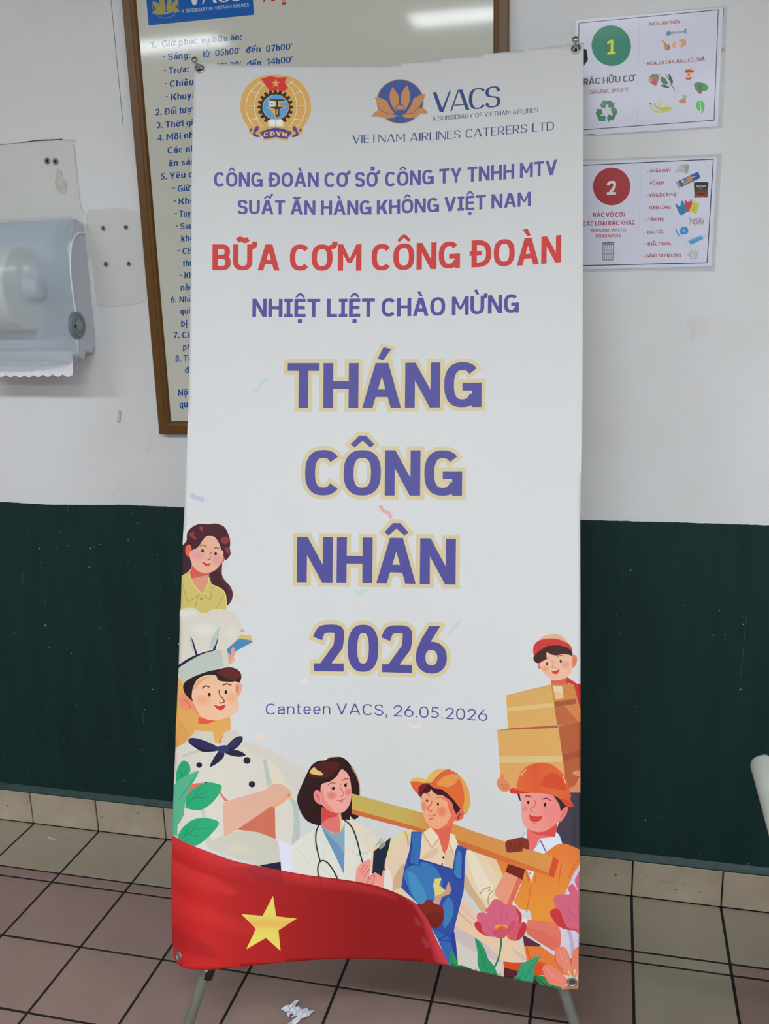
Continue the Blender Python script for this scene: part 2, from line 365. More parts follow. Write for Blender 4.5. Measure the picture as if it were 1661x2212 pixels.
def text(art, s, base, cap, col, w=.2, wh=None, gap=.10, space=.28, outline=None, ser=False, shear=0.0, narrow=1.0):
    """lay one line of writing along base [(x, y)...] (picture coordinates)"""
    wh = wh or w*.85; d0 = outline[0] if outline else 0; pens = []; x = 0.0
    marks = {'\u0300': 'grave', '\u0301': 'acute', '\u0302': 'circ', '\u0306': 'breve', '\u0303': 'tilde', '\u0309': 'hook', '\u0323': 'dot', '\u031b': 'horn'}
    for ch in s:
        if ch == ' ': x += space; continue
        dec = unicodedata.normalize('NFD', ch); b = dec[0]; ms = [marks[m] for m in dec[1:] if m in marks]
        W, G = glyph(b, w, wh, ser); G = list(G); low = b.islower(); top = .735 if low else 1.0
        if low and b == 'i' and any(m != 'dot' for m in ms): G = G[:1]
        cx = W/2; a = w*.78; y0 = top+.09; H = .17
        if 'horn' in ms:
            G.append(('s', rp([(W-w*.6, top-wh*.5-.02), (W+w*.35, top-wh*.5), (W+w*.40, top+.11)], .1), False)); W += w*.55
        if 'circ' in ms: yc = y0+.235; q_ = a*.62; G += [('p', [(cx+m_*(.255-q_*.85), y0-.035), (cx+m_*.255, y0+.035), (cx+m_*.075, yc), (cx, yc), (cx, yc-a*.72)]) for m_ in (-1, 1)]
        if 'breve' in ms: G.append(('s', sup(cx, y0+.17, .17, .13, 180, 360, 10, 2), False))
        if 'tilde' in ms: G.append(('s', catmull([(cx-.2, y0+.04), (cx-.1, y0+.12), (cx+.08, y0+.05), (cx+.2, y0+.13)], False, 4), False))
        hi = .12 if 'circ' in ms else 0.0; sx = .22 if ('circ' in ms or 'breve' in ms) else 0.0
        if 'acute' in ms: G.append(('p', [(cx-.10+sx, y0+hi), (cx+.03+sx, y0+hi-.03), (cx+.20+sx, y0+hi+H+.05), (cx+.03+sx, y0+hi+H+.09)]))
        if 'grave' in ms: G.append(('p', [(cx+.10-sx*0, y0+hi), (cx-.03, y0+hi-.03), (cx-.20, y0+hi+H+.05), (cx-.03, y0+hi+H+.09)]))
        if 'hook' in ms: G.append(('s', rp([(cx-.10+sx, y0+hi+.22), (cx+.09+sx, y0+hi+.22), (cx+.09+sx, y0+hi+.08), (cx-.02+sx, y0+hi+.07), (cx-.02+sx, y0+hi)], .08), False))
        if 'dot' in ms: G.append(('p', [(cx-w*.55, -.13-w), (cx+w*.55, -.13-w), (cx+w*.55, -.12), (cx-w*.55, -.12)]))
        pens.append((x, G)); x += W+gap
    x -= gap; x0, x1 = base[0][0], base[-1][0]; k = (x1-x0)/x
    capf = cap if isinstance(cap, (list, tuple)) else (cap, cap)
    def yb(X):
        P = base
        if X <= P[0][0]: i = 0
        elif X >= P[-1][0]: i = len(P)-2
        else: i = max(j for j in range(len(P)-1) if P[j][0] <= X)
        p0, p1, p2, p3 = P[max(i-1, 0)], P[i], P[i+1], P[min(i+2, len(P)-1)]
        t = (X-p1[0])/(p2[0]-p1[0]); m1 = (p2[1]-p0[1])/(p2[0]-p0[0])*(p2[0]-p1[0]); m2 = (p3[1]-p1[1])/(p3[0]-p1[0])*(p2[0]-p1[0])
        if not 0 <= t <= 1: return p1[1]+(p2[1]-p1[1])*t
        return (2*t**3-3*t*t+1)*p1[1]+(t**3-2*t*t+t)*m1+(-2*t**3+3*t*t)*p2[1]+(t**3-t*t)*m2
    def mp(gx, gy):
        c0 = capf[0]+(capf[1]-capf[0])*gx/x; X = x0+(gx+gy*shear)*k; return (X+gy*c0*.01, yb(X)-gy*c0)
    for layer in ((1, 0) if outline else (0,)):
        d = d0*layer; c = outline[1] if layer else col
        for ox, G in pens:
            for g in G:
                if g[0] == 'c':
                    sn = (lambda dx, dy, d=d: wh+(w-wh)*abs(dy)**1.5+2*d); polys = []
                    for q in stroke(g[1], sn, False, d):
                        for lim, sg_ in ((1+d, 1), (-d, -1)):
                            o_ = []
                            for i_ in range(len(q)):
                                A_, B_ = q[i_-1], q[i_]; ia = sg_*A_[1] <= sg_*lim; ib = sg_*B_[1] <= sg_*lim
                                if ia != ib: t_ = (lim-A_[1])/(B_[1]-A_[1]); o_.append((A_[0]+(B_[0]-A_[0])*t_, lim))
                                if ib: o_.append(B_)
                            q = o_
                            if not q: break
                        if len(q) > 2: polys.append(q)
                elif g[0] == 'p': polys = [offset_poly(g[1], d) if d else g[1]]
                else:
                    sn = (lambda dx, dy, d=d: wh+(w-wh)*abs(dy)**1.5+2*d)
                    polys = stroke(g[1], sn, g[2], d)
                for q in polys: art.raw([mp(px+ox, py) for px, py in q], c)

# ------------------------------------------------------------------ materials of the room
TILE, TX0 = 0.213795, -1.633529          # tile pitch and first joint
ROWS = [0.0, 0.208650, 0.246227]          # joints of the floor rows, measured out from the wall
SK_H, PAINT_H = 0.1031, 0.9765
XL, XR, YF, ZC = -4.0, 3.2, -6.2, 2.72

def wall_material():
    m = bpy.data.materials.new('two_tone_wall_paint'); m.use_nodes = True; nt = m.node_tree; N = nt.nodes; b = N['Principled BSDF']
    tc = N.new('ShaderNodeTexCoord'); sep = N.new('ShaderNodeSeparateXYZ'); nt.links.new(tc.outputs['Object'], sep.inputs[0])
    def noise(sc, det=4, vec=None, rough=.5):
        n = N.new('ShaderNodeTexNoise'); n.inputs['Scale'].default_value = sc; n.inputs['Detail'].default_value = det; n.inputs['Roughness'].default_value = rough
        nt.links.new(vec or tc.outputs['Object'], n.inputs['Vector']); return n.outputs['Fac']
    def math_(op, a, c):
        n = N.new('ShaderNodeMath'); n.operation = op
        for i, q in enumerate((a, c)):
            if isinstance(q, (int, float)): n.inputs[i].default_value = q
            else: nt.links.new(q, n.inputs[i])
        return n.outputs[0]
    def ramp(f, p0, c0, p1, c1):
        r = N.new('ShaderNodeValToRGB'); r.color_ramp.elements[0].position = p0; r.color_ramp.elements[0].color = c0
        r.color_ramp.elements[1].position = p1; r.color_ramp.elements[1].color = c1; nt.links.new(f, r.inputs['Fac']); return r.outputs['Color']
    def mix(f, a, c):
        n = N.new('ShaderNodeMix'); n.data_type = 'RGBA'
        nt.links.new(f, n.inputs['Factor']); nt.links.new(a, n.inputs['A']); nt.links.new(c, n.inputs['B']); return n.outputs['Result']
    # white distemper: broad patchiness and faint grime
    white = ramp(noise(2.2, 6), .35, rgb(216, 216, 215), .65, rgb(226, 227, 229))
    grime = ramp(noise(9, 8, None, .65), .62, (0, 0, 0, 1), .80, (.35, .35, .35, 1))
    dirt = N.new('ShaderNodeRGB'); dirt.outputs[0].default_value = rgb(172, 165, 150)
    white = mix(grime, white, dirt.outputs[0])
    # green gloss paint with vertical drips
    mp = N.new('ShaderNodeMapping'); mp.inputs['Scale'].default_value = (22, 1, 2.2); nt.links.new(tc.outputs['Object'], mp.inputs['Vector'])
    green = ramp(noise(1.0, 5, mp.outputs['Vector']), .35, rgb(5, 40, 40), .85, rgb(10, 52, 50))
    edge = math_('ADD', sep.outputs['Z'], math_('MULTIPLY', noise(3.0, 2), -0.016))
    edge = math_('ADD', edge, math_('MULTIPLY', noise(60, 3), -0.003))
    fac = math_('GREATER_THAN', edge, PAINT_H-0.0095)
    col = mix(fac, green, white); nt.links.new(col, b.inputs['Base Color'])
    b.inputs['Specular IOR Level'].default_value = 0.3
    nt.links.new(ramp(fac, 0, (.50,)*3+(1,), 1, (.62,)*3+(1,)), b.inputs['Roughness'])
    bp = N.new('ShaderNodeBump'); bp.inputs['Strength'].default_value = .35; bp.inputs['Distance'].default_value = .004
    nt.links.new(math_('ADD', noise(7, 6), math_('MULTIPLY', noise(140, 3), .12)), bp.inputs['Height']); nt.links.new(bp.outputs['Normal'], b.inputs['Normal'])
    return m
M_WALL = wall_material()
M_PLAIN = mat('plain_white_paint', rgb(205, 206, 206), .7, bump=(30, .2, .002))
M_CEIL = mat('ceiling_board', rgb(196, 198, 198), .8, noise=(3, .2, rgb(186, 187, 187)))
M_GREEN2 = mat('green_paint_scuffed', rgb(26, 62, 56), .5, noise=(26, .16, rgb(12, 44, 40)), bump=(60, .5, .002))
M_GROUT = mat('dark_grout', rgb(26, 24, 21), .9, noise=(60, .2, rgb(14, 12, 10)), bump=(200, .5, .002))
def tile_mat(name, a, b2, r=.42):
    return mat(name, a, r, noise=(5.5, .28, b2), bump=(300, .15, .0006), spec=.45)
M_TBROWN = tile_mat('terracotta_tile', rgb(158, 132, 125), rgb(143, 116, 109))
M_TBROWN2 = tile_mat('terracotta_tile_worn', rgb(154, 128, 122), rgb(141, 115, 108))
M_TWHITE = tile_mat('cream_tile', rgb(169, 157, 139), rgb(155, 143, 125))
M_SKIRT = mat('beige_skirting_tile', rgb(188, 174, 154), .4, noise=(13, .22, rgb(168, 152, 132)), bump=(200, .2, .0008))
M_DIRT = mat('dark_dirt', rgb(40, 34, 26), .8)

# ------------------------------------------------------------------ the room
wall = struct(obj('wall_back', *box(XL, XR, 0.0, 0.15, 0, ZC), M_WALL))
struct(obj('wall_left', *box(XL-.15, XL, YF, 0.15, 0, ZC), M_PLAIN))
struct(obj('wall_right', *box(XR, XR+.15, YF, 0.15, 0, ZC), M_PLAIN))
struct(obj('ceiling', *box(XL-.15, XR+.15, YF, 0.15, ZC, ZC+.1), M_CEIL))
floor = struct(obj('floor', *box(XL-.15, XR+.15, YF, 0.15, -.12, -.0005), M_GROUT))
trim = struct(obj('trim_1', [(XL, 0, SK_H+.018), (XR, 0, SK_H+.018), (XR, -.0095, SK_H+.003), (XL, -.0095, SK_H+.003), (XL, 0, SK_H-.004), (XR, 0, SK_H-.004), (XR, -.0095, SK_H), (XL, -.0095, SK_H)],
             [(0, 3, 2, 1), (3, 7, 6, 2), (4, 5, 6, 7), (0, 4, 7, 3), (1, 2, 6, 5)], M_GREEN2))
random.seed(4)
base = struct(obj('baseboard_back', *box(XL, XR, -.003, 0, 0.0, SK_H-.002), M_GROUT))
g = .0035
sk_me = None
for i in range(-5, 14):
    x0, x1 = TX0+i*TILE+g*.5, TX0+(i+1)*TILE-g*.5
    if sk_me is None:
        o = obj('skirting_tile', *box(0, x1-x0, -.009, -.0032, .004, SK_H-.001, .0012), M_SKIRT, base); sk_me = o.data
    else: o = link(bpy.data.objects.new('skirting_tile', sk_me), base)
    o.location.x = x0; o.location.y = random.uniform(-.0004, .0004)
rows = [(ROWS[0]+.0065, ROWS[1]-.0030), (ROWS[1]+.0030, ROWS[2]-.0030)]
for k in range(6): rows.append((ROWS[2]+k*.2125+.003, ROWS[2]+(k+1)*.2125-.003))
mesh_for = {}
for r, (a, b_) in enumerate(rows):
    for i in range(-3, 14):
        gx = .0032
        m = M_TWHITE if (r == 0 or i == 8) else (M_TBROWN if (i*7+r*3) % 3 else M_TBROWN2)
        key = (r if r < 2 else 2, m.name)
        if key not in mesh_for:
            o = obj('floor_tile', *box(0, TILE-2*gx, -(b_-a), 0, -.008, 0, .0004), m, floor); mesh_for[key] = o.data
        else: o = link(bpy.data.objects.new('floor_tile', mesh_for[key]), floor)
        o.location = (TX0+i*TILE+gx, -a, random.uniform(-.0004, .0004))
parts = []
for r in range(24):                           # the rest of the floor, out of the picture
    ya = ROWS[2]+(6+r)*.2125
    if -ya < YF+.2: break
    for i in range(-11, 22): parts.append(box(TX0+i*TILE+.003, TX0+(i+1)*TILE-.003, -(ya+.2095), -(ya+.003), -.008, 0))
for r, (a, b_) in enumerate(rows):
    for i in list(range(-11, -3))+list(range(14, 22)): parts.append(box(TX0+i*TILE+.003, TX0+(i+1)*TILE-.003, -b_, -a, -.008, 0))
o = obj('tile_field', *merge(*parts), M_TBROWN, floor); o['kind'] = 'stuff'

# ceiling luminaires: two of them are mirrored in the notice board
M_HOUSING = mat('luminaire_steel', rgb(225, 225, 222), .45)
M_LAMP = bpy.data.materials.new('luminaire_diffuser'); M_LAMP.use_nodes = True
nb = M_LAMP.node_tree.nodes['Principled BSDF']; nb.inputs['Base Color'].default_value = (.9, .9, .9, 1)
nb.inputs['Emission Color'].default_value = (.90, .975, 1.0, 1); nb.inputs['Emission Strength'].default_value = LAMP
proto = None
cnt = 0
for y in (-2.43, -4.60):
    for x in ((-2.47, -.345, 1.78) if y > -3 else (-.345, 1.05, 2.45)):  # farther row is unseen, set rightward to brighten the right side
        if proto is None:
            t = empty('ceiling_luminaire', (x, y, ZC)); proto = t
            v, f = merge(box(-.62, .62, -.115, .115, -.045, 0, .006)); h_ = obj('housing', v, f, M_HOUSING, t)
            d_ = obj('diffuser', *box(-.60, .60, -.095, .095, -.056, -.045, .003), M_LAMP, t)
        else:
            t = proto.copy(); link(t); t.location = (x, y, ZC)
            for ch in (h_, d_): c = ch.copy(); link(c, t)
        tag(t, 'long white ceiling light out of view behind the camera, %s in the %s row' % (('left', 'middle', 'right')[cnt % 3], ('nearer', 'assumed farther')[cnt//3]), 'light', 'ceiling lights')
        cnt += 1

# ------------------------------------------------------------------ marks on the wall
M_PATCH = mat('repaired_plaster', rgb(214, 214, 211), .65, noise=(6, .25, rgb(206, 205, 200)), bump=(9, .5, .004))
def slab(name, pts, th, m, parent, inset=.006):
    if name == 'plaster_patch': pts = catmull(pts, True, 3)
    n = len(pts); cx = sum(p[0] for p in pts)/n; cz = sum(p[1] for p in pts)/n
    V = [(x, -.0003, z) for x, z in pts]; V += [(x+(cx-x)*inset*6, -th, z+(cz-z)*inset*6) for x, z in pts]
    F = [tuple(range(n, 2*n))] + [(i, (i+1) % n, n+(i+1) % n, n+i) for i in range(n)]
    o = obj(name, V, F, m, parent); return o
def wz(*q): return [(on_wall(a, b).x, on_wall(a, b).z) for a, b in q]
slab('plaster_patch', wz((-160, 318), (-20, 309), (150, 302), (160, 310), (166, 360), (172, 440), (180, 462), (184, 500), (190, 560), (-160, 560)), .0014, M_PATCH, wall)
slab('plaster_patch', wz((186, 462), (215, 452), (262, 450), (296, 458), (303, 480), (312, 560), (318, 640), (306, 655), (260, 662), (215, 662), (208, 640), (198, 560)), .0012, M_PATCH, wall)
M_HOLE = mat('drilled_hole', rgb(38, 34, 34), .9)
M_PLUG = mat('grey_wall_plug', rgb(128, 128, 128), .7)
M_STAIN = mat('brown_stain', rgb(186, 180, 168), .75, noise=(60, .2, rgb(204, 202, 198)))
def disc(x, z, y, r, m, name, parent, n=16, ry=None):
    V = [(x+r*math.cos(2*math.pi*i/n), y, z+(ry or r)*math.sin(2*math.pi*i/n)) for i in range(n)]
    return obj(name, V, [tuple(range(n))], m, parent)
for px, py, r in ((103, 348, .0075), (121, 349, .0075), (224, 493, .0055), (273, 491, .0055), (230, 571, .0065), (279, 570, .0055)):
    p = on_wall(px, py)
    v, f = ring((p.x, -.0026, p.z), (0, 1, 0), r*.72, r*.32, 20, 6)
    plug = obj('screw_plug', v, f, M_PLUG, wall, True)
    v, f = tube([(p.x, -.0010, p.z), (p.x, -.0027, p.z)], r*.55, 14); obj('hole', v, f, M_HOLE, plug)
for q in (((124, 364), (134, 368), (136, 384), (146, 392), (146, 408), (138, 420), (126, 416), (119, 398), (122, 378)), ((256, 886), (262, 888), (260, 910), (254, 912))):
    slab('stain', wz(*q), .0026, M_STAIN, wall, .002)
# hairline crack and pencil-green line
def flat_line(name, px, w, m, parent, y=-.0006):
    P = [on_wall(*q) for q in px]; q = stroke([(p.x, p.z) for p in P], w); V = []; F = []
    for f in q: F.append(tuple(range(len(V), len(V)+4))); V += [(a, y, b) for a, b in f]
    return obj(name, V, F, m, parent)
flat_line('paint_line', [(240, 0), (251, 115), (266, 270)], .0011, mat('green_pencil_line', rgb(30, 110, 80), .6), wall)
flat_line('paint_line', [(240, -120), (240, 0)], .0011, bpy.data.materials['green_pencil_line'], wall)
flat_line('crack', [(50, 308), (80, 304), (108, 303), (136, 301)], .0016, M_HOLE, wall, -.0028)
flat_line('crack', [(-150, 330), (0, 313), (50, 308), (100, 301), (160, 303)], .0008, M_PLUG, wall, -.0026)
flat_line('crack', [(160, 312), (165, 360), (172, 420), (177, 452), (186, 460)], .0016, M_STAIN, wall, -.0030)
# specks of white paint on the green
M_SPECK = mat('white_paint_specks', rgb(196, 200, 196), .6)
sp = [(128, 111, 3), (277, 127, 3), (195, 147, 4), (85, 147, 4), (215, 138, 3), (204, 143, 2), (169, 179, 2), (193, 188, 3), (148, 141, 2), (89, 179, 2), (348, 233, 2), (380, 213, 2), (98, 315, 3), (31, 330, 3), (51, 283, 2),
      (99, 315, 3), (150, 333, 2), (218, 320, 3), (107, 363, 3), (155, 377, 2), (283, 373, 2), (386, 356, 4), (364, 344, 2), (330, 456, 3), (313, 500, 2), (139, 569, 3), (231, 575, 2), (306, 588, 2), (340, 560, 2), (166, 492, 2), (76, 481, 2), (122, 147, 2), (298, 92, 2), (357, 274, 2), (301, 255, 2), (308, 284, 2)]
V = []; F = []
def speck(px, py, r):
    p = on_wall(px, py); n = 7; k = len(V); rr = r*.00052
    for i in range(n): V.append((p.x+rr*math.cos(6.283*i/n)*random.uniform(.7, 1.2), -.0009, p.z+rr*math.sin(6.283*i/n)*random.uniform(.8, 1.6)))
    F.append(tuple(range(k, k+n)))
for x, y, r in sp: speck(x, 1040+y*.985, r*.9)
for x, y, r in ((1362, 1232, 3), (1554, 1319, 3), (1605, 1348, 3), (1541, 1372, 3), (1566, 1371, 3), (1599, 1489, 4), (1477, 1307, 2), (1332, 1327, 2), (1446, 1397, 2), (1340, 1368, 2), (1423, 1378, 2), (1394, 1771, 4), (1422, 1766, 2), (1511, 1844, 3), (1617, 1865, 3), (1422, 1856, 2)): speck(x, y, r*.8)
for k in range(60): speck(random.uniform(-60, 395), random.uniform(1100, 1700), random.uniform(.6, 1.5))
for k in range(26): speck(random.uniform(1265, 1680), random.uniform(1150, 1850), random.uniform(.6, 1.3))
o = obj('paint_speck', V, F, M_SPECK, wall); o['kind'] = 'stuff'
V2 = []; F2 = []
for (x, y, l, w) in ((146, 1090, 16, 1), (88, 1205, 38, 1), (49, 1236, 26, 1), (96, 1293, 14, 1.6), (149, 1306, 16, 1.2), (217, 1301, 10, 1), (309, 1536, 28, 1.2), (327, 1438, 12, 1.2), (62, 1140, 16, .8), (1612, 1330, 130, .7)):
    a = on_wall(x, y); b = on_wall(x+(-12 if l > 100 else 1), y+l)
    for f in stroke([(a.x, a.z), (b.x, b.z)], w*.0007): F2.append(tuple(range(len(V2), len(V2)+4))); V2 += [(p, -.0009, q) for p, q in f]
obj('paint_drip', V2, F2, mat('pale_drip', rgb(84, 108, 104), .6), wall)
# dirt specks on skirting
V3 = []; F3 = []
for x, y, r in ((17, 1741, 5), (220, 1765, 4), (314, 1743, 4), (316, 1775, 3), (275, 1772, 3), (1428, 1905, 4), (1460, 1922, 4), (1511, 1927, 3), (1399, 1892, 3), (1440, 1906, 3), (1480, 1908, 3), (1330, 1890, 5), (298, 1757, 4), (60, 1733, 3)):
    p = on_wall(x, y, -.0098); k = len(V3)
    for i in range(7): V3.append((p.x+.0005*r*math.cos(.9*i)*random.uniform(.8, 1.8), -.0099, p.z+.00035*r*math.sin(.9*i)))
    F3.append(tuple(range(k, k+7)))
o = obj('dirt_speck', V3, F3, M_DIRT, base); o['kind'] = 'stuff'

# ------------------------------------------------------------------ small litter on the floor
M_TISSUE = mat('tissue_paper', rgb(222, 224, 232), .85)
p = on_floor(642, 2192); t = tag(empty('crumpled_tissue', (p.x, p.y, 0)), 'torn crumpled white tissue lying on the floor tiles below the banner', 'tissue')
random.seed(11); V = []; F = []; n = 15
spine = [on_floor(626, 2176), on_floor(634, 2190), on_floor(646, 2196), on_floor(662, 2200), on_floor(640, 2210), on_floor(630, 2222)]
sp2 = catmull([(q.x-p.x, q.y-p.y) for q in spine], False, 4)
for i, (sx, sy) in enumerate(sp2):
    for j in range(6):
        u = j/5-.5; w = .024+.012*math.sin(i*1.7)+random.uniform(-.004, .004)
        V.append((sx+u*w*.8+random.uniform(-.003, .003), sy+u*w*.9+random.uniform(-.003, .003), .0025+abs(math.sin(j*2.1+i*1.3))*.012*random.uniform(.5, 1.2)))
for i in range(len(sp2)-1):
    for j in range(5): k = i*6+j; F.append((k, k+1, k+7, k+6))
o = obj('tissue', V, F, M_TISSUE, t); md = o.modifiers.new('thick', 'SOLIDIFY'); md.thickness = .0004
p = on_floor(110, 1812); a = on_floor(103, 1809.5) ; b = on_floor(118, 1815)
v, f = tube([a+Vector((0, 0, .0014)), (a+b)/2+Vector((0, 0, .0022)), b+Vector((0, 0, .0014))], .0011, 6)
tag(obj('paper_sliver', v, f, M_TISSUE), 'thin white sliver lying on a cream floor tile near the wall', 'litter')

# ------------------------------------------------------------------ paper towel dispenser
DX = -1.275; DL = -1.60
D = empty('towel_dispenser', (DX, 0, 1.36)); tag(D, 'frosted grey plastic paper towel dispenser with round lock, mounted on the white wall', 'dispenser')
def dpart(name, v, f, m, parent=None, smooth=False):
    o = obj(name, v, f, m, None, smooth)
    if parent is None or parent is D: o.parent = D; o.matrix_parent_inverse = Matrix.Translation((-DX, 0, -1.36))
    else: o.parent = parent
    return o
M_SHELL = mat('pale_grey_plastic', rgb(196, 203, 213), .38)
M_TRIMW = mat('white_plastic_trim', rgb(235, 238, 242), .3)
M_KNOB = mat('grey_lock_plastic', rgb(120, 132, 136), .35)
M_ROLL = mat('white_paper_roll', rgb(226, 224, 220), .8, noise=(40, .2, rgb(218, 216, 212)))
M_FROST = bpy.data.materials.new('frosted_cover'); M_FROST.use_nodes = True
nt = M_FROST.node_tree; b = nt.nodes['Principled BSDF']; b.inputs['Base Color'].default_value = rgb(208, 215, 220); b.inputs['Roughness'].default_value = .3
b.inputs['Coat Weight'].default_value = .3; b.inputs['Coat Roughness'].default_value = .12
tr = nt.nodes.new('ShaderNodeBsdfTransparent'); tr.inputs[0].default_value = (.90, .94, .96, 1); mx = nt.nodes.new('ShaderNodeMixShader'); mx.inputs[0].default_value = .32
nt.links.new(tr.outputs[0], mx.inputs[1]); nt.links.new(b.outputs[0], mx.inputs[2]); nt.links.new(mx.outputs[0], nt.nodes['Material Output'].inputs[0])
# back shell: side profile (y, z) extruded along x
prof = [(0, 1.672), (-.012, 1.690), (-.03, 1.695), (-.048, 1.693), (-.070, 1.640), (-.080, 1.600), (-.083, 1.555), (-.079, 1.480), (-.082, 1.42), (-.088, 1.372), (-.060, 1.362), (-.052, 1.378), (-.02, 1.374), (-.004, 1.39), (0, 1.405)]
x1, x0 = DX, DL; n = len(prof)
V = [(x1-.004, y, z) for y, z in prof]+[(x0, y, z) for y, z in prof]
cyy = sum(q[0] for q in prof)/n; czz = sum(q[1] for q in prof)/n
V += [(x1, y+(cyy-y)*.06, z+(czz-z)*.02) for y, z in prof]
F = [(i, (i+1) % n, n+(i+1) % n, n+i) for i in range(n)]+[(2*n+i, 2*n+(i+1) % n, (i+1) % n, i) for i in range(n)]+[tuple(range(2*n, 3*n))[::-1], tuple(range(n, 2*n))]
dpart('back_shell', V, F, M_SHELL)
# cover lofted over z
zs = [(1.352, .098), (1.358, .135), (1.372, .170), (1.40, .194), (1.45, .208), (1.52, .214), (1.58, .208), (1.63, .190), (1.665, .155), (1.685, .115), (1.697, .075), (1.700, .045)]
V = []; F = []; m_ = 0
for z, dd in zs:
    yb = -.045 if z > 1.66 else (-.083 if z > 1.40 else -.086)
    yb = max(yb, -dd+.004); r = min(.075, (dd+yb)*.95); row = [(DX-.001, yb)]
    for k in range(9): w = math.pi/2*k/8; row.append((DX-.001-r+r*math.cos(w), -dd+r-r*math.sin(w)))
    row += [(DX-.12, -dd-.002), (DX-.2, -dd-.002)]
    for k in range(9): w = math.pi/2*k/8; row.append((DL+r-r*math.sin(w), -dd+r-r*math.cos(w)))
    row.append((DL, yb)); m_ = len(row); V += [(x, y, z) for x, y in row]
for i in range(len(zs)-1):
    for j in range(m_-1): k = i*m_+j; F.append((k, k+1, k+m_+1, k+m_))
F.append(tuple(range((len(zs)-1)*m_, len(zs)*m_))); F.append(tuple(range(m_))[::-1])
cov = dpart('cover', V, F, M_FROST, None, True)
v, f = tube([(DX+.001, y, z) for y, z in catmull([(-.004, 1.662), (-.030, 1.662), (-.055, 1.648), (-.072, 1.622), (-.083, 1.575), (-.084, 1.53), (-.080, 1.485), (-.078, 1.478)], False, 4)], .0022, 8)
dpart('edge_trim', v, f, M_TRIMW, None, True)
v, f = tube([(DX-.004, -.078, 1.445), (DX+.001, -.078, 1.445), (DX+.004, -.078, 1.445), (DX+.0045, -.078, 1.445)], [.033, .033, .031, .026], 28); lock = dpart('lock', v, f, M_KNOB, None)
v, f = ring((DX+.005, -.078, 1.445), (1, 0, 0), .024, .003, 28, 6); r_ = obj('lock_ring', v, f, M_KNOB, lock, True)
v, f = tube([(DX+.004, -.078, 1.445), (DX+.0075, -.078, 1.445)], .013, 20); obj('lock_core', v, f, mat('lock_core_grey', rgb(140, 150, 152), .4), lock)
v, f = box(DX+.0045, DX+.0065, -.100, -.090, 1.441, 1.446); obj('key_slot', v, f, M_HOLE, lock)
# roll and its hub seen through the cover
v, f = tube([(DL+.03, -.104, 1.535), (DX-.105, -.104, 1.535)], .098, 40); dpart('paper_roll', v, f, M_ROLL)
v, f = tube([(DX-.104, -.104, 1.535), (DX-.070, -.104, 1.535)], [.030, .022], 24); dpart('roll_hub', v, f, M_SHELL)
# hanging sheet with serrated edge
V = []; F = []; n = 12; xr_ = -1.279; xl_ = -1.60
for i in range(n*2+1):
    x = xr_+(xl_-xr_)*i/(n*2); saw = .006 if i % 2 else 0
    V += [(x, -.105, 1.385), (x, -.108-.002*math.sin(i*.35), 1.350), (x, -.112-.003*math.sin(i*.3), 1.329-saw+.001*math.sin(i*.45))]
for i in range(n*2): k = i*3; F += [(k, k+1, k+4, k+3), (k+1, k+2, k+5, k+4)]
sh = dpart('hanging_sheet', V, F, mat('paper_sheet', rgb(225, 226, 232), .8)); md = sh.modifiers.new('thick', 'SOLIDIFY'); md.thickness = .0005

# ------------------------------------------------------------------ white plastic chair, only its back corner in the picture
M_CHAIR = mat('aged_white_plastic', rgb(196, 198, 192), .35, noise=(14, .25, rgb(182, 182, 172)))
cy0, cy1 = -1.02, -.62
ptop = on_wall(1628, 1638, cy1); CHX = ptop.x
Ch = empty('plastic_chair', (CHX+.3, (cy0+cy1)/2, 0)); tag(Ch, 'greyish white plastic chair at the right edge of the photo, only its back corner showing', 'chair')
def cpart(name, v, f, smooth=False):
    o = obj(name, v, f, M_CHAIR, None, smooth); o.parent = Ch; o.matrix_parent_inverse = Matrix.Translation(-Vector(Ch.location)); return o
zt = ptop.z+.012
prof = catmull([(CHX-.010, zt-.012), (CHX+.006, zt), (CHX+.024, zt-.006), (CHX+.056, zt-.08), (CHX+.120, zt-.20), (CHX+.205, .46), (CHX+.150, .455), (CHX+.084, zt-.20), (CHX+.028, zt-.08), (CHX-.006, zt-.030)], True, 4)
n = len(prof); V = []; F = []
ys = [(cy0, .55), (cy0+.006, .9), (cy0+.016, 1.0), (cy1-.016, 1.0), (cy1-.006, .9), (cy1, .55)]
for yy, s_ in ys:
    for i, (x, z) in enumerate(prof):
        j = (n-i) % n
        mxp = ((x+prof[(n//2+2-i) % n][0])/2) if False else None
        cxp = CHX+.006+(zt-z)*.42; V.append((cxp+(x-cxp)*s_+.004, yy, zt-.018+(z-(zt-.018))*(1 if z < zt-.05 else s_)))
for a in range(len(ys)-1):
    for i in range(n): F.append((a*n+i, a*n+(i+1) % n, (a+1)*n+(i+1) % n, (a+1)*n+i))
F += [tuple(range(n))[::-1], tuple(range((len(ys)-1)*n, len(ys)*n))]
cpart('backrest', V, F, True)
cpart('seat', *box(CHX+.18, CHX+.58, cy0+.005, cy1-.005, .43, .462, .012))
for (sx, sy) in ((.225, cy0+.04), (.225, cy1-.04), (.55, cy0+.04), (.55, cy1-.04)):
    dx = -.02 if sx < .3 else .03
    v, f = tube([(CHX+sx, sy, .436), (CHX+sx+dx, sy+(-.015 if sy < -.8 else .015), .0)], [.021, .014], 12); cpart('leg', v, f, True)

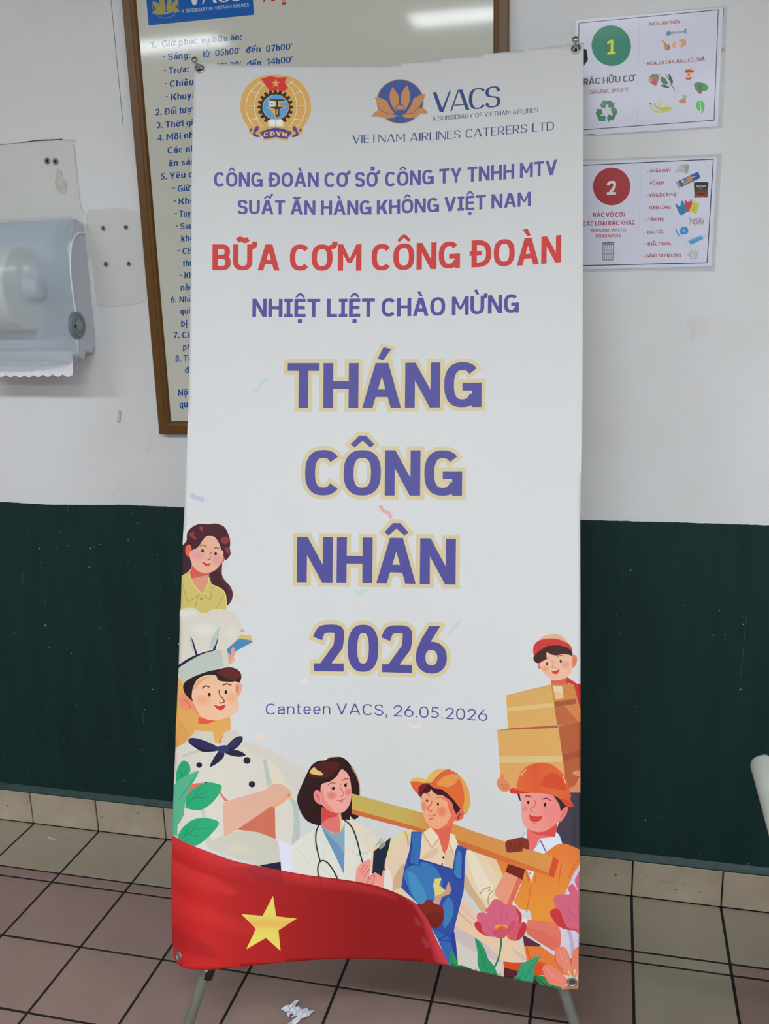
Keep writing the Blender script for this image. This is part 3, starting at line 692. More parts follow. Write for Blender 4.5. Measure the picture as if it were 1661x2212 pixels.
# ------------------------------------------------------------------ banner surface
BC = Vector((-0.447, -0.434, 1.108)); BRZ, BLEAN, BRO = 0.116, 0.294, -0.006
_ex = Vector((math.cos(BRZ), math.sin(BRZ), 0)); _n = Vector((math.sin(BRZ), -math.cos(BRZ), 0))
_ez = Vector((0, 0, math.cos(BLEAN))) - _n*math.sin(BLEAN)
BA = _ex*math.cos(BRO)+_ez*math.sin(BRO); BB = -_ex*math.sin(BRO)+_ez*math.cos(BRO); BN = _ex.cross(_ez)
def interp(P, x):
    if x <= P[0][0]: return P[0][1]
    for i in range(len(P)-1):
        if x <= P[i+1][0]:
            p0, p1, p2, p3 = P[max(i-1, 0)], P[i], P[i+1], P[min(i+2, len(P)-1)]
            d = p2[0]-p1[0]; t = (x-p1[0])/d; m1 = (p2[1]-p0[1])/(p2[0]-p0[0])*d; m2 = (p3[1]-p1[1])/(p3[0]-p1[0])*d
            return (2*t**3-3*t*t+1)*p1[1]+(t**3-2*t*t+t)*m1+(-2*t**3+3*t*t)*p2[1]+(t**3-t*t)*m2
    return P[-1][1]
HT = [(-.40, 0), (-.31, -.011), (-.21, -.024), (-.08, -.039), (.02, -.044), (.155, -.030), (.28, -.017), (.395, 0)]
HB = [(-.40, -.012), (-.352, .020), (-.31, .022), (-.238, -.007), (-.171, -.032), (-.056, -.067), (.06, -.079), (.143, -.070), (.21, -.051), (.276, -.03), (.345, -.006), (.395, -.004)]
def sag(a, b):
    if b > 0: return interp(HT, a)*(b/.9)**1.25
    return interp(HB, a)*(-b/.9)**2.0
def banner_loc(px, py):
    d = ray(px, py); o = CAM-BC; h = 0.0
    dn, on, da, oa, db, ob = d.dot(BN), o.dot(BN), d.dot(BA), o.dot(BA), d.dot(BB), o.dot(BB)
    for _ in range(6):
        t = (h-on)/dn; a = oa+t*da; b = ob+t*db; h = sag(a, b)
    return a, b, h
def on_banner(px, py, dz=0.0):
    a, b, h = banner_loc(px, py); return BC+BA*a+BB*b+BN*(h+dz)

# ------------------------------------------------------------------ artwork of the banner
outline = [(420, 136.5), (447.7, 137.4), (500.7, 138.7), (564, 140.6), (665, 142), (750, 142.3), (840, 142), (853.8, 139.2), (922, 131.4), (993.6, 122.9), (1065, 115), (1130, 108.6), (1211, 97.9), (1261, 92.4),
  (1260.5, 300), (1260.2, 480), (1259, 760), (1257.5, 960), (1255.7, 1040), (1253.2, 1118), (1253.6, 1263), (1254, 1592), (1253.6, 1700), (1252.6, 1820), (1252.2, 1900), (1251, 2015), (1249, 2137),
  (1216, 2136.8), (1195, 2134), (1152.7, 2124.3), (1114, 2115.5), (1075.6, 2107.5), (1037, 2098.8), (990.8, 2089), (960, 2084.5), (923, 2079.5), (882.5, 2075.4), (809, 2071), (735.6, 2071), (680.5, 2073.4), (607, 2079.3), (533.6, 2086.6),
  (478.5, 2093), (441.8, 2096.6), (405, 2093), (390, 2087), (381, 2080), (376.4, 2068), (372, 2029.7), (370, 1963.6), (370, 1890), (372, 1802), (375, 1703), (378.8, 1617), (380, 1560), (381.5, 1536), (384, 1479), (386, 1444), (388, 1361),
  (388, 1322), (390.3, 1313), (392.4, 1239), (394, 1179), (398, 1110), (401, 1040), (403.4, 960), (404.5, 934), (409, 796), (410.3, 680), (412.6, 565), (413.3, 450), (412.7, 420), (414, 368), (416, 262), (418, 170)]
def bw(x, y):        # local paper white in the photograph, used to turn traced tones into ink reflectance
    P = [(90, 192), (250, 195), (800, 213), (1300, 216), (1560, 208), (1900, 197), (2140, 188)]
    v = interp(P, y); return (v, v+1, v+1)
art = Art(outline, lambda x, y: bw(x, y), bw)
V_, R_ = (86, 82, 158), (208, 66, 62)
NAVY = (62, 82, 128)

# heading lines
text(art, 'CÔNG ĐOÀN CƠ SỞ CÔNG TY TNHH MTV', [(462, 403), (650, 404), (834, 403), (932, 398), (1011, 393), (1122, 385), (1203, 377)], (31, 32.5), (96, 92, 160), w=.20, gap=.095, space=.30, ser=True)
text(art, 'SUẤT ĂN HÀNG KHÔNG VIỆT NAM', [(513.4, 462.5), (700, 464), (811, 463), (970, 456.5), (1060, 451), (1146.4, 445)], (30.5, 31), (96, 92, 160), w=.20, gap=.095, space=.28, ser=True)
text(art, 'BỮA CƠM CÔNG ĐOÀN', [(458.5, 584), (770, 585), (891, 583), (1012, 578), (1134, 573), (1212, 566.5)], (56, 59), R_, w=.205, gap=.085, space=.30, ser=True)
text(art, 'NHIỆT LIỆT CHÀO MỪNG', [(545, 684.5), (693, 685), (822, 684), (972, 681), (1120, 675)], (39, 40), (84, 82, 156), w=.20, gap=.085, space=.27, ser=True)
YEL = (224, 209, 166)
# confetti
art.K([(543, 843), (558, 841), (566, 826), (579, 820)], 8, (198, 224, 210), .9)
art.K([(412, 1068), (424, 1076), (441, 1079)], 10, (196, 202, 226), .9)
art.K([(821, 1092), (829, 1104), (839, 1108), (845, 1119)], 8, (238, 172, 172), .9)
art.S([(765, 1272), (780, 1276), (795, 1270), (790, 1282), (778, 1287)], (198, 228, 208), .9)
art.S([(880, 1559), (893, 1566), (910, 1565), (905, 1574), (890, 1573)], (240, 222, 208), .9)
art.K([(648, 1478), (664, 1466)], 11, (232, 232, 220), .8)
art.E(1106, 941, 4, 5, (204, 230, 212)); art.E(515, 740, 3, 3, (242, 215, 208)); art.E(984, 1445, 3, 3, (240, 220, 205)); art.E(1167, 1370, 4, 3, (236, 226, 214), .6)
art.K([(792, 712), (797, 728), (808, 735)], 7, (226, 218, 208), .7)
art.P([(966, 1368), (985, 1345), (997, 1337), (993, 1346), (978, 1362), (970, 1372)], (200, 214, 236))
bigw = dict(w=.212, wh=.172, gap=.085, space=.3)
text(art, 'THÁNG', [(620.6, 881.3), (840, 881), (1037.7, 879)], (97, 97), V_, outline=(.088, YEL), **bigw)
text(art, 'CÔNG', [(658.5, 1070), (800, 1070.5), (995.6, 1071)], (98, 98), V_, outline=(.088, YEL), **bigw)
text(art, 'NHÂN', [(641, 1257.5), (800, 1259.5), (983.9, 1263)], (97.5, 99), V_, outline=(.088, YEL), **bigw)
text(art, '2026', [(678, 1450), (800, 1451.5), (965, 1456)], (101, 103), V_, outline=(.088, YEL), **bigw)
text(art, 'Canteen VACS, 26.05.2026', [(574, 1543.5), (700, 1543), (780, 1544.5), (859, 1547.6), (966, 1553), (1052.5, 1558)], (23.5, 24.5), (82, 80, 150), w=.105, wh=.10, gap=.17, space=.30)
# company mark
art.crop(740, 80, 3.076)
art.E(382, 428, 157, 149, (196, 140, 96), 1, 44); art.E(382, 428, 151, 143, (74, 94, 150), 1, 44)
OR = (198, 140, 94); BL = (74, 94, 150)
art.S([(193, 527), (225, 492), (265, 488), (320, 512), (382, 520), (430, 508), (480, 482), (530, 470), (566, 505), (520, 512), (480, 536), (420, 538), (382, 519), (335, 536), (290, 542), (240, 530)], OR)
art.S([(215, 400), (255, 406), (300, 430), (320, 470), (346, 505), (300, 506), (250, 486), (233, 440)], OR)
art.S([(549, 380), (512, 388), (468, 415), (448, 465), (418, 503), (462, 505), (500, 475), (533, 425)], OR)
art.K([(300, 430), (322, 475), (350, 508)], 5, BL); art.K([(466, 417), (446, 466), (416, 506)], 5, BL)
art.K([(250, 486), (300, 507), (345, 512)], 4, BL); art.K([(505, 472), (460, 505), (418, 510)], 4, BL)
art.S([(331, 328), (346, 352), (366, 380), (376, 420), (370, 470), (352, 492), (322, 455), (309, 400), (318, 355)], OR)
art.S([(433, 320), (446, 365), (448, 420), (428, 470), (404, 490), (386, 450), (386, 400), (405, 350)], OR)
art.K([(331, 328), (312, 370), (312, 420), (330, 465), (356, 498)], 5, BL); art.K([(433, 320), (449, 380), (446, 430), (425, 475), (398, 500)], 5, BL)
art.K([(378, 400), (376, 440), (372, 456)], 5, BL); art.K([(384, 400), (388, 440), (394, 456)], 5, BL)
art.E(381, 468, 33, 20, BL, 1, 20); art.E(381, 468, 27, 15, OR, 1, 20)
art.crop(0, 0, 1)
text(art, 'VACS', [(934, 243.6), (987, 239), (1026, 236), (1081, 230.5)], (44, 46), NAVY, w=.15, wh=.055, gap=-.03)
text(art, 'A SUBSIDIARY OF VIETNAM AIRLINES', [(933.4, 261.5), (1024, 254), (1161.7, 242.6)], (9.8, 9.8), NAVY, w=.13, wh=.09, gap=.16, space=.34)
text(art, 'VIETNAM AIRLINES CATERERS LTD', [(761, 309.8), (886, 305.5), (998, 298.5), (1080, 291.5), (1196.4, 281)], (17.5, 18.5), NAVY, w=.13, wh=.06, gap=.12, space=.42)
# trade union emblem
art.crop(400, 130, 3.775)
GO = (216, 170, 96); WH = (226, 222, 208)
art.S([(450, 375), (470, 270), (535, 180), (630, 130), (739, 120), (850, 132), (945, 185), (1007, 275), (1027, 380), (1010, 470), (960, 550), (948, 600), (875, 632), (850, 620), (825, 657), (739, 640), (652, 657), (628, 620), (600, 630), (525, 600), (515, 550), (468, 470)], GO, 1, 5)
def arcp(cx, cy, rx, ry, a0, a1, n=14): return [(cx+rx*math.cos(math.radians(a0+(a1-a0)*i/n)), cy+ry*math.sin(math.radians(a0+(a1-a0)*i/n))) for i in range(n+1)]
for rx, ry in ((243, 232), (172, 215)):
    for a0, a1 in ((-62, 52), (128, 242)): art.K(arcp(738, 378, rx, ry, a0, a1), 5, WH, 1, False)
for yy, dx0, dx1, tl in ((373, 172, 243, 0), (275, 140, 212, -22), (475, 140, 212, 14), (205, 95, 140, -34), (545, 85, 120, 22)):
    art.K([(738+dx0, yy-tl*.0), (738+dx1, yy+tl)], 5, WH, 1, False); art.K([(738-dx0, yy-tl*.0), (738-dx1, yy+tl)], 5, WH, 1, False)
BK = (58, 52, 54)
for k in range(20):
    a = math.radians(-90+k*18)
    if 55 < (math.degrees(a)+360) % 360 < 125: continue
    c, s_ = math.cos(a), math.sin(a)
    art.P([(735+r*c-t*s_, 383+r*s_+t*c) for r, t in ((116, -15), (146, -10), (146, 10), (116, 15))], BK)
art.E(735, 383, 122, 120, BK, 1, 40); art.E(738, 383, 108, 103, GO, 1, 36); art.E(738, 383, 103, 98, (92, 160, 214), 1, 36)
art.P([(735, 470), (625, 560), (660, 585), (810, 585), (845, 555)], GO); art.P([(700, 478), (775, 478), (800, 545), (676, 545)], GO)
art.P([(668, 330), (690, 318), (800, 318), (840, 338), (775, 345), (775, 370), (840, 376), (770, 405), (765, 465), (738, 465), (700, 410), (664, 385), (690, 375), (680, 345)], GO)
art.E(708, 356, 27, 25, WH); art.E(708, 356, 10, 10, (92, 160, 214))
art.P([(678, 330), (700, 319), (800, 319), (822, 333)], BK); art.P([(744, 325), (758, 325), (758, 400), (744, 400)], BK); art.P([(690, 381), (800, 381), (770, 400), (730, 398)], BK)
art.P([(735, 395), (768, 395), (768, 455), (752, 466), (737, 455)], BK); art.P([(746, 400), (758, 400), (758, 445), (746, 445)], GO)
art.P([(676, 500), (690, 482), (735, 486), (735, 540), (676, 540)], WH); art.P([(742, 486), (785, 480), (800, 500), (800, 540), (742, 540)], WH)
art.P([(690, 490), (733, 490), (733, 526), (690, 522)], (235, 235, 232)); art.P([(744, 490), (786, 488), (786, 522), (744, 526)], (235, 235, 232))
PU = (86, 72, 146)
art.P([(605, 590), (680, 560), (738, 550), (800, 560), (872, 588), (830, 643), (738, 626), (650, 643)], PU)
for m_ in (1, -1):
    X = lambda x: 738+m_*(x-738)
    art.S([(X(555), 590), (X(575), 545), (X(597), 540), (X(595), 570), (X(570), 595), (X(605), 620), (X(590), 628), (X(555), 615)], PU); art.S([(X(530), 556), (X(546), 565), (X(538), 584), (X(528), 575)], PU)
art.P([(620, 152), (690, 130), (760, 142), (833, 137), (812, 178), (840, 225), (805, 258), (750, 240), (690, 254)], (214, 62, 60))
def star(cx, cy, r, rot=-90, q=.4): return [(cx+(r if i % 2 == 0 else r*q)*math.cos(math.radians(rot+i*36)), cy+(r if i % 2 == 0 else r*q)*math.sin(math.radians(rot+i*36))) for i in range(10)]
art.P(star(738, 188, 39), GO)
art.crop(0, 0, 1)
text(art, 'CĐVN', [(569.5, 296), (582, 293.5), (604, 293.5), (620, 296)], (9.5, 9.5), (226, 196, 120), w=.24, gap=.16)

# ---------- people at the left
art.crop(370, 1110, 4.337)
DH = (74, 26, 36)
art.K([(570, 700), (590, 748), (625, 768), (633, 830), (668, 856), (708, 850)], 22, (240, 216, 200), .9)
art.P([(95, 290), (150, 285), (215, 340), (190, 500), (160, 550), (90, 585)], (62, 28, 42))
art.S([(470, 430), (473, 560), (500, 620), (550, 675), (577, 745), (562, 815), (520, 857), (505, 760), (470, 700), (390, 665), (350, 600), (365, 520)], (92, 36, 52))
art.S([(400, 530), (455, 560), (480, 640), (530, 720), (520, 850), (505, 760), (470, 700), (390, 665), (355, 600)], (68, 28, 42))
art.P([(165, 540), (355, 540), (350, 620), (330, 700), (295, 752), (220, 690), (180, 610)], (228, 156, 126))
art.P([(200, 480), (360, 545), (345, 574), (250, 592), (172, 612), (165, 570)], (224, 92, 78))
art.S([(108, 300), (142, 250), (148, 180), (190, 128), (265, 94), (345, 98), (420, 92), (495, 122), (533, 185), (552, 260), (548, 330), (558, 372), (535, 410), (508, 432), (488, 395), (470, 340), (300, 320), (190, 345), (140, 320)], DH)
for q in ([(262, 125), (290, 122), (293, 160), (270, 150)], [(165, 190), (215, 165), (212, 200), (243, 240), (205, 232)], [(470, 228), (520, 215), (545, 255), (505, 285), (468, 262)], [(515, 310), (552, 335), (545, 385), (505, 340)]): art.S(q, (150, 52, 62))
art.S([(137, 310), (160, 287), (185, 300), (190, 345), (172, 402), (145, 390), (131, 350)], (236, 104, 82)); art.S([(462, 462), (480, 388), (498, 418), (490, 448)], (236, 104, 82))
art.S([(188, 345), (250, 312), (300, 238), (345, 203), (400, 215), (440, 262), (468, 335), (488, 400), (465, 462), (420, 520), (357, 553), (300, 556), (240, 530), (198, 480), (176, 415), (172, 372)], (240, 184, 154))
art.soft(250, 385, 66, 52, (240, 152, 172)); art.soft(432, 430, 46, 56, (240, 152, 172))
for x, y in ((293, 348), (415, 375)): art.E(x, y, 13, 13, (52, 22, 20)); art.K([(x-17, y-14), (x-4, y-16), (x+14, y-5)], 4, (52, 22, 20))
art.K([(270, 303), (300, 293), (335, 312)], 7, (96, 44, 36)); art.K([(400, 323), (425, 317), (453, 328)], 7, (96, 44, 36)); art.K([(380, 355), (362, 385), (366, 418), (338, 428)], 6, (120, 50, 42))
art.S([(284, 440), (330, 463), (370, 460), (350, 487), (326, 489), (300, 470)], (214, 64, 62)); art.K([(284, 438), (330, 459), (372, 456)], 5, (248, 240, 232))
art.P([(90, 590), (165, 535), (182, 610), (225, 690), (290, 757), (335, 680), (355, 590), (382, 665), (480, 710), (512, 770), (522, 930), (80, 930)], (214, 196, 112))
art.K([(168, 540), (185, 615), (228, 690), (290, 752)], 9, (232, 222, 122)); art.K([(354, 595), (340, 670), (300, 745)], 9, (232, 222, 122)); art.K([(382, 665), (470, 706), (508, 760), (518, 880)], 9, (232, 222, 122))
for q in ([(98, 630), (150, 825), (272, 755)], [(300, 762), (365, 810), (388, 675)], [(250, 762), (222, 885)], [(492, 760), (422, 890)]): art.K(q, 6, (176, 146, 92), 1, False)
art.E(281, 795, 13, 13, (176, 146, 92))
# book behind the hat
art.P([(520, 1268), (640, 1160), (755, 1185), (763, 1200), (610, 1285), (555, 1330), (525, 1310)], (76, 140, 190)); art.P([(600, 1180), (650, 1128), (745, 1140), (762, 1192), (735, 1184), (660, 1168)], (220, 196, 122)); art.E(664, 1090, 19, 14, (236, 176, 172)); art.K([(650, 1105), (680, 1102)], 5, (70, 90, 140))
art.P([(560, 1395), (590, 1340), (596, 1372), (562, 1410)], (216, 190, 112)); art.S([(518, 1290), (552, 1322), (566, 1260), (590, 1255), (597, 1310), (565, 1375), (540, 1418), (520, 1400)], (236, 158, 152))
# chef
art.P([(60, 1520), (120, 1600), (190, 1740), (250, 1890), (550, 1890), (560, 2020), (430, 2110), (210, 2060), (42, 2235), (20, 2235), (40, 1800)], (226, 170, 92))
art.P([(60, 1900), (120, 1980), (180, 2080), (110, 2150), (30, 2230)], (222, 156, 84), .6)
art.S([(60, 1000), (90, 905), (150, 882), (230, 888), (305, 944), (372, 900), (440, 891), (540, 905), (612, 950), (650, 1020), (640, 1120), (600, 1195), (520, 1262), (528, 1300), (520, 1390), (380, 1330), (250, 1350), (80, 1440), (55, 1300)], (226, 217, 203))
art.soft(300, 1080, 110, 60, (236, 234, 230), .8); art.soft(150, 930, 90, 40, (236, 234, 230), .7); art.soft(560, 1110, 60, 60, (234, 230, 222), .6)
art.P([(178, 1130), (172, 1185), (195, 1270), (235, 1335), (246, 1320), (205, 1215)], (190, 204, 196)); art.P([(180, 1142), (210, 1200), (247, 1322), (228, 1322)], (36, 36, 66))
art.P([(456, 1052), (418, 1100), (375, 1170), (354, 1262), (400, 1262), (425, 1200), (445, 1130)], (190, 204, 196)); art.P([(441, 1135), (436, 1185), (412, 1277), (384, 1280), (418, 1215)], (36, 36, 66))
art.P([(50, 1480), (100, 1420), (240, 1335), (400, 1280), (522, 1276), (542, 1430), (440, 1445), (300, 1500), (115, 1607), (60, 1500)], (194, 202, 192)); art.P([(470, 1276), (522, 1276), (542, 1430), (490, 1440)], (224, 220, 202), .7)
art.S([(50, 1440), (100, 1392), (180, 1345), (290, 1300), (400, 1274), (405, 1280), (290, 1315), (180, 1372), (90, 1428), (60, 1460)], (36, 36, 66)); art.K([(70, 1400), (85, 1425)], 5, (36, 36, 66))
art.S([(190, 1650), (225, 1560), (310, 1515), (420, 1505), (520, 1560), (600, 1588), (618, 1690), (630, 1820), (560, 1892), (440, 1932), (330, 1922), (250, 1870), (205, 1770)], (242, 194, 160))
art.P([(190, 1690), (225, 1580), (310, 1530), (400, 1515), (300, 1560), (220, 1640)], (238, 160, 122), .8)
art.S([(68, 1740), (100, 1690), (150, 1690), (198, 1740), (192, 1820), (130, 1834), (84, 1800)], (238, 146, 112)); art.K([(112, 1740), (150, 1762), (184, 1822)], 9, (226, 92, 66))
art.P([(190, 1760), (205, 1770), (250, 1860), (280, 1900), (250, 1885), (200, 1820)], (238, 140, 104))
art.S([(600, 1598), (640, 1581), (663, 1612), (650, 1672), (616, 1712)], (240, 164, 130)); art.K([(616, 1608), (614, 1665)], 14, (226, 92, 60))
art.S([(113, 1602), (180, 1540), (330, 1480), (420, 1460), (540, 1437), (620, 1460), (656, 1510), (642, 1577), (600, 1570), (545, 1574), (445, 1562), (412, 1512), (310, 1516), (240, 1556), (200, 1640), (192, 1720), (203, 1757), (130, 1688)], (44, 24, 28))
art.S([(430, 1490), (480, 1452), (550, 1442), (620, 1470), (652, 1512), (630, 1545), (570, 1560), (500, 1530)], (108, 34, 28), .85)
art.K([(288, 1638), (318, 1612), (358, 1623)], 12, (130, 50, 36)); art.K([(482, 1607), (520, 1592), (563, 1606)], 12, (130, 50, 36))
art.E(356, 1694, 14, 18, (46, 26, 26)); art.E(512, 1670, 14, 19, (46, 26, 26)); art.K([(446, 1648), (455, 1698), (492, 1742), (490, 1768), (446, 1772)], 9, (118, 46, 34))
art.soft(300, 1745, 70, 48, (240, 164, 126)); art.soft(566, 1725, 50, 52, (240, 164, 126))
art.S([(399, 1788), (450, 1800), (506, 1784), (496, 1820), (466, 1839), (430, 1828)], (216, 62, 46)); art.K([(398, 1786), (450, 1795), (506, 1780)], 5, (248, 240, 232))
art.P([(253, 1902), (330, 1925), (418, 1942), (340, 1966), (253, 1966)], (228, 94, 62))
# chef's coat
art.crop(360, 1560, 4.885)
art.P([(80, 278), (230, 205), (500, 226), (790, 183), (900, 210), (1000, 250), (1130, 300), (1250, 368), (1370, 440), (1480, 515), (1480, 700), (1410, 700), (1400, 1240), (1310, 1305), (1150, 1250), (1205, 1472), (980, 1512), (320, 1295), (50, 1200)], (218, 212, 200))
art.S([(800, 215), (1000, 262), (1250, 380), (1470, 540), (1400, 690), (1320, 720), (1200, 520), (1060, 400), (900, 330)], (212, 208, 198), .9)
art.P([(1015, 398), (1040, 392), (1057, 402), (1113, 640), (1060, 690)], (186, 194, 186)); art.S([(1060, 400), (1150, 460), (1290, 700), (1200, 650), (1110, 620)], (226, 214, 190), .9)
art.S([(1285, 788), (1345, 822), (1392, 900), (1402, 1230), (1320, 1292), (1340, 1100), (1332, 900)], (184, 194, 190)); art.K([(165, 362), (250, 330), (345, 303)], 22, (194, 198, 188)); art.P([(362, 925), (410, 925), (422, 1100), (480, 1250), (430, 1325), (400, 1200)], (194, 198, 190), .8)
art.S([(480, 1250), (700, 1160), (930, 1150), (1145, 1235), (1200, 1470), (980, 1505), (600, 1390), (440, 1330)], (200, 199, 184), .9); art.soft(760, 1340, 150, 60, (212, 206, 186), .8)
art.P([(485, 100), (612, 100), (572, 224), (512, 224)], (228, 170, 95)); art.P([(608, 104), (574, 224), (550, 222)], (222, 92, 58))
art.P([(295, 85), (485, 103), (515, 225), (400, 215), (278, 165)], (212, 206, 190)); art.P([(606, 108), (730, 80), (768, 130), (700, 210), (640, 245), (565, 224)], (212, 206, 190))
NV = (46, 44, 92)
art.S([(605, 318), (550, 308), (490, 390), (456, 471), (540, 430), (600, 370)], (34, 32, 62)); art.S([(620, 325), (660, 295), (760, 300), (834, 346), (770, 366), (680, 352)], (34, 32, 62))
art.S([(231, 213), (265, 165), (400, 195), (540, 262), (540, 300), (430, 314), (350, 300)], NV); art.S([(231, 215), (300, 240), (420, 290), (540, 292), (430, 314), (350, 302)], (34, 32, 64)); art.S([(640, 245), (720, 165), (790, 148), (799, 190), (740, 270), (640, 320)], NV); art.S([(650, 290), (740, 240), (795, 175), (799, 195), (740, 272), (640, 320)], (34, 32, 64))
art.S([(540, 262), (590, 245), (640, 250), (645, 310), (590, 326), (545, 310)], (54, 52, 104))
for x, y, r in ((343, 452, 31), (847, 404, 38), (900, 655, 35), (415, 655, 28)): art.E(x, y, r, r*.95, (34, 32, 56), 1, 20)
art.S([(245, 665), (370, 641), (405, 655), (330, 730), (225, 770)], (224, 114, 86)); art.P([(560, 722), (600, 780), (652, 830), (612, 834), (560, 755)], (224, 116, 88))
art.P([(735, 1133), (1100, 888), (1142, 893), (1149, 1233), (960, 1160)], (206, 112, 88))
art.P(catmull([(590, 850), (760, 795), (900, 755), (1050, 708), (1120, 650), (1220, 660), (1298, 715), (1308, 775), (1160, 888), (1110, 884)], False, 4)+[(740, 1135), (605, 1211)], (224, 176, 154))
art.S([(1306, 762), (1300, 795), (1160, 893), (1112, 884), (1190, 820)], (228, 172, 132)); art.E(1288, 770, 18, 12, (222, 128, 100))
art.P([(975, 1512), (1205, 1472), (1216, 1590), (1100, 1560)], (36, 31, 62)); art.P([(1184, 1262), (1312, 1300), (1330, 1600), (1214, 1580)], (222, 222, 238))
art.soft(988, 157, 42, 42, (245, 212, 194))
LG = (46, 166, 116); LV = (36, 134, 94)
art.S([(175, 404), (235, 440), (249, 520), (190, 602), (112, 650), (98, 570), (120, 470)], LG)
for q in ([(120, 640), (165, 580), (210, 490)], [(165, 590), (145, 510)], [(160, 600), (140, 580)]): art.K(q, 7, LV)
art.P([(70, 668), (150, 592), (280, 530), (343, 512), (318, 570), (290, 620), (240, 700), (215, 780), (192, 880), (180, 980), (150, 1040), (115, 1090), (112, 1205), (50, 1190)], (88, 178, 140)); art.P([(343, 512), (318, 570), (290, 620), (150, 790), (72, 880), (240, 650)], (56, 160, 120), .8)
art.S([(200, 890), (212, 780), (300, 690), (430, 637), (540, 652), (583, 683), (545, 770), (470, 860), (370, 925), (290, 927), (195, 905)], LG)
for q in ([(205, 880), (290, 800), (415, 735)], [(275, 810), (355, 685)], [(300, 795), (390, 795), (460, 788)]): art.K(q, 8, LV)
art.S([(120, 1200), (190, 1090), (300, 1020), (430, 1012), (551, 1060), (470, 1180), (320, 1300), (150, 1290)], LG)
for q in ([(165, 1220), (290, 1130), (450, 1128)], [(190, 1190), (265, 1065)], [(280, 1135), (345, 1030)], [(230, 1180), (340, 1203)]): art.K(q, 8, LV)

# ---------- cardboard boxes and the delivery boy
art.crop(1040, 1350, 5.979)
art.P([(900, 700), (1112, 660), (1122, 770), (900, 775)], (226, 96, 78)); art.P([(1112, 675), (1225, 755), (1300, 765), (1300, 1210), (1180, 765), (1085, 745)], (204, 52, 52))
art.S([(668, 430), (700, 370), (760, 310), (860, 270), (980, 260), (1080, 280), (1168, 340), (1166, 400), (1100, 400), (1000, 500), (840, 500), (755, 495), (700, 485)], (66, 36, 32))
art.S([(725, 525), (745, 497), (768, 520), (778, 572), (738, 562)], (234, 122, 94)); art.S([(1165, 405), (1200, 385), (1233, 420), (1226, 500), (1190, 547), (1162, 540)], (238, 128, 98)); art.K([(1205, 430), (1200, 470), (1185, 510)], 6, (222, 90, 70))
art.S([(752, 495), (820, 452), (842, 430), (838, 395), (846, 352), (900, 380), (970, 394), (1050, 376), (1165, 402), (1170, 500), (1166, 590), (1110, 672), (990, 716), (900, 706), (820, 642), (772, 570)], (242, 192, 162))
art.soft(830, 565, 46, 46, (240, 150, 122)); art.soft(1085, 515, 54, 50, (240, 150, 122))
art.E(848, 501, 14, 20, (50, 40, 26)); art.E(1023, 470, 14, 21, (50, 40, 26)); art.K([(832, 432), (858, 431)], 9, (74, 40, 30)); art.K([(978, 411), (1012, 393), (1057, 402)], 9, (74, 40, 30)); art.K([(908, 462), (936, 492), (908, 547), (966, 555)], 8, (236, 112, 88), 1, False)
art.S([(902, 588), (950, 593), (1006, 570), (996, 610), (965, 634), (925, 626)], (218, 66, 58)); art.K([(902, 586), (950, 589), (1006, 567)], 4, (248, 238, 228))
art.S([(745, 200), (800, 145), (900, 120), (990, 122), (1060, 160), (1125, 245), (1000, 215), (850, 200)], (238, 182, 150))
art.S([(680, 392), (666, 330), (680, 260), (745, 200), (880, 175), (1000, 188), (1120, 240), (1160, 290), (1168, 335), (1100, 290), (960, 258), (850, 275), (740, 340)], (212, 58, 52))
art.P([(317, 908), (900, 765), (978, 1298), (342, 1343)], (220, 172, 100)); art.P([(898, 765), (1190, 765), (1300, 1185), (1300, 1250), (978, 1298)], (212, 134, 72)); art.P([(940, 1062), (1070, 1045), (1250, 1242), (978, 1298)], (190, 102, 62))
art.P([(328, 1068), (930, 1000), (940, 1060), (332, 1118)], (226, 192, 128)); art.P([(937, 995), (1213, 951), (1228, 1018), (945, 1062)], (166, 90, 54)); art.P([(922, 782), (1042, 790), (1062, 942), (955, 966)], (236, 212, 168)); art.P([(945, 850), (1058, 890), (1062, 942), (955, 966)], (232, 186, 130), .8)
lg = lambda x, y: (222-4*(1660-y)/200, 172-10*(y-1570)/140, 98)
art.P([(203, 1358), (992, 1328), (1090, 1965), (700, 2200), (270, 2130), (243, 1960)], lg); art.P([(990, 1300), (1300, 1240), (1300, 1900), (1240, 2120), (1100, 2140), (1080, 1950)], (180, 94, 56)); art.P([(203, 1360), (350, 1338), (978, 1296), (992, 1330)], (176, 92, 60))
art.P([(226, 1700), (1040, 1685), (1052, 1768), (234, 1784)], (220, 190, 130)); art.P([(1040, 1682), (1300, 1608), (1300, 1690), (1055, 1758)], (164, 80, 52))
art.S([(200, 2010), (236, 1965), (268, 1915), (286, 1945), (276, 1992), (345, 2038), (362, 2062), (370, 2082), (366, 2105), (352, 2138), (300, 2156), (240, 2130), (203, 2070)], (224, 138, 94))
for q in ([(282, 1960), (276, 1992), (345, 2038)], [(245, 2065), (352, 2070)], [(268, 2095), (355, 2098)], [(275, 2120), (350, 2120)]): art.K(q, 6, (202, 98, 64))
art.S([(1172, 1912), (1210, 1886), (1300, 1878), (1300, 1950), (1210, 1942)], (222, 142, 104)); art.P([(1130, 2115), (1220, 2060), (1262, 1970), (1300, 1940), (1300, 2175), (1130, 2155)], (222, 142, 102))
for q in ([(1150, 2108), (1240, 2070), (1290, 2010)], [(1150, 2135), (1240, 2110), (1290, 2060)]): art.K(q, 6, (202, 98, 64))

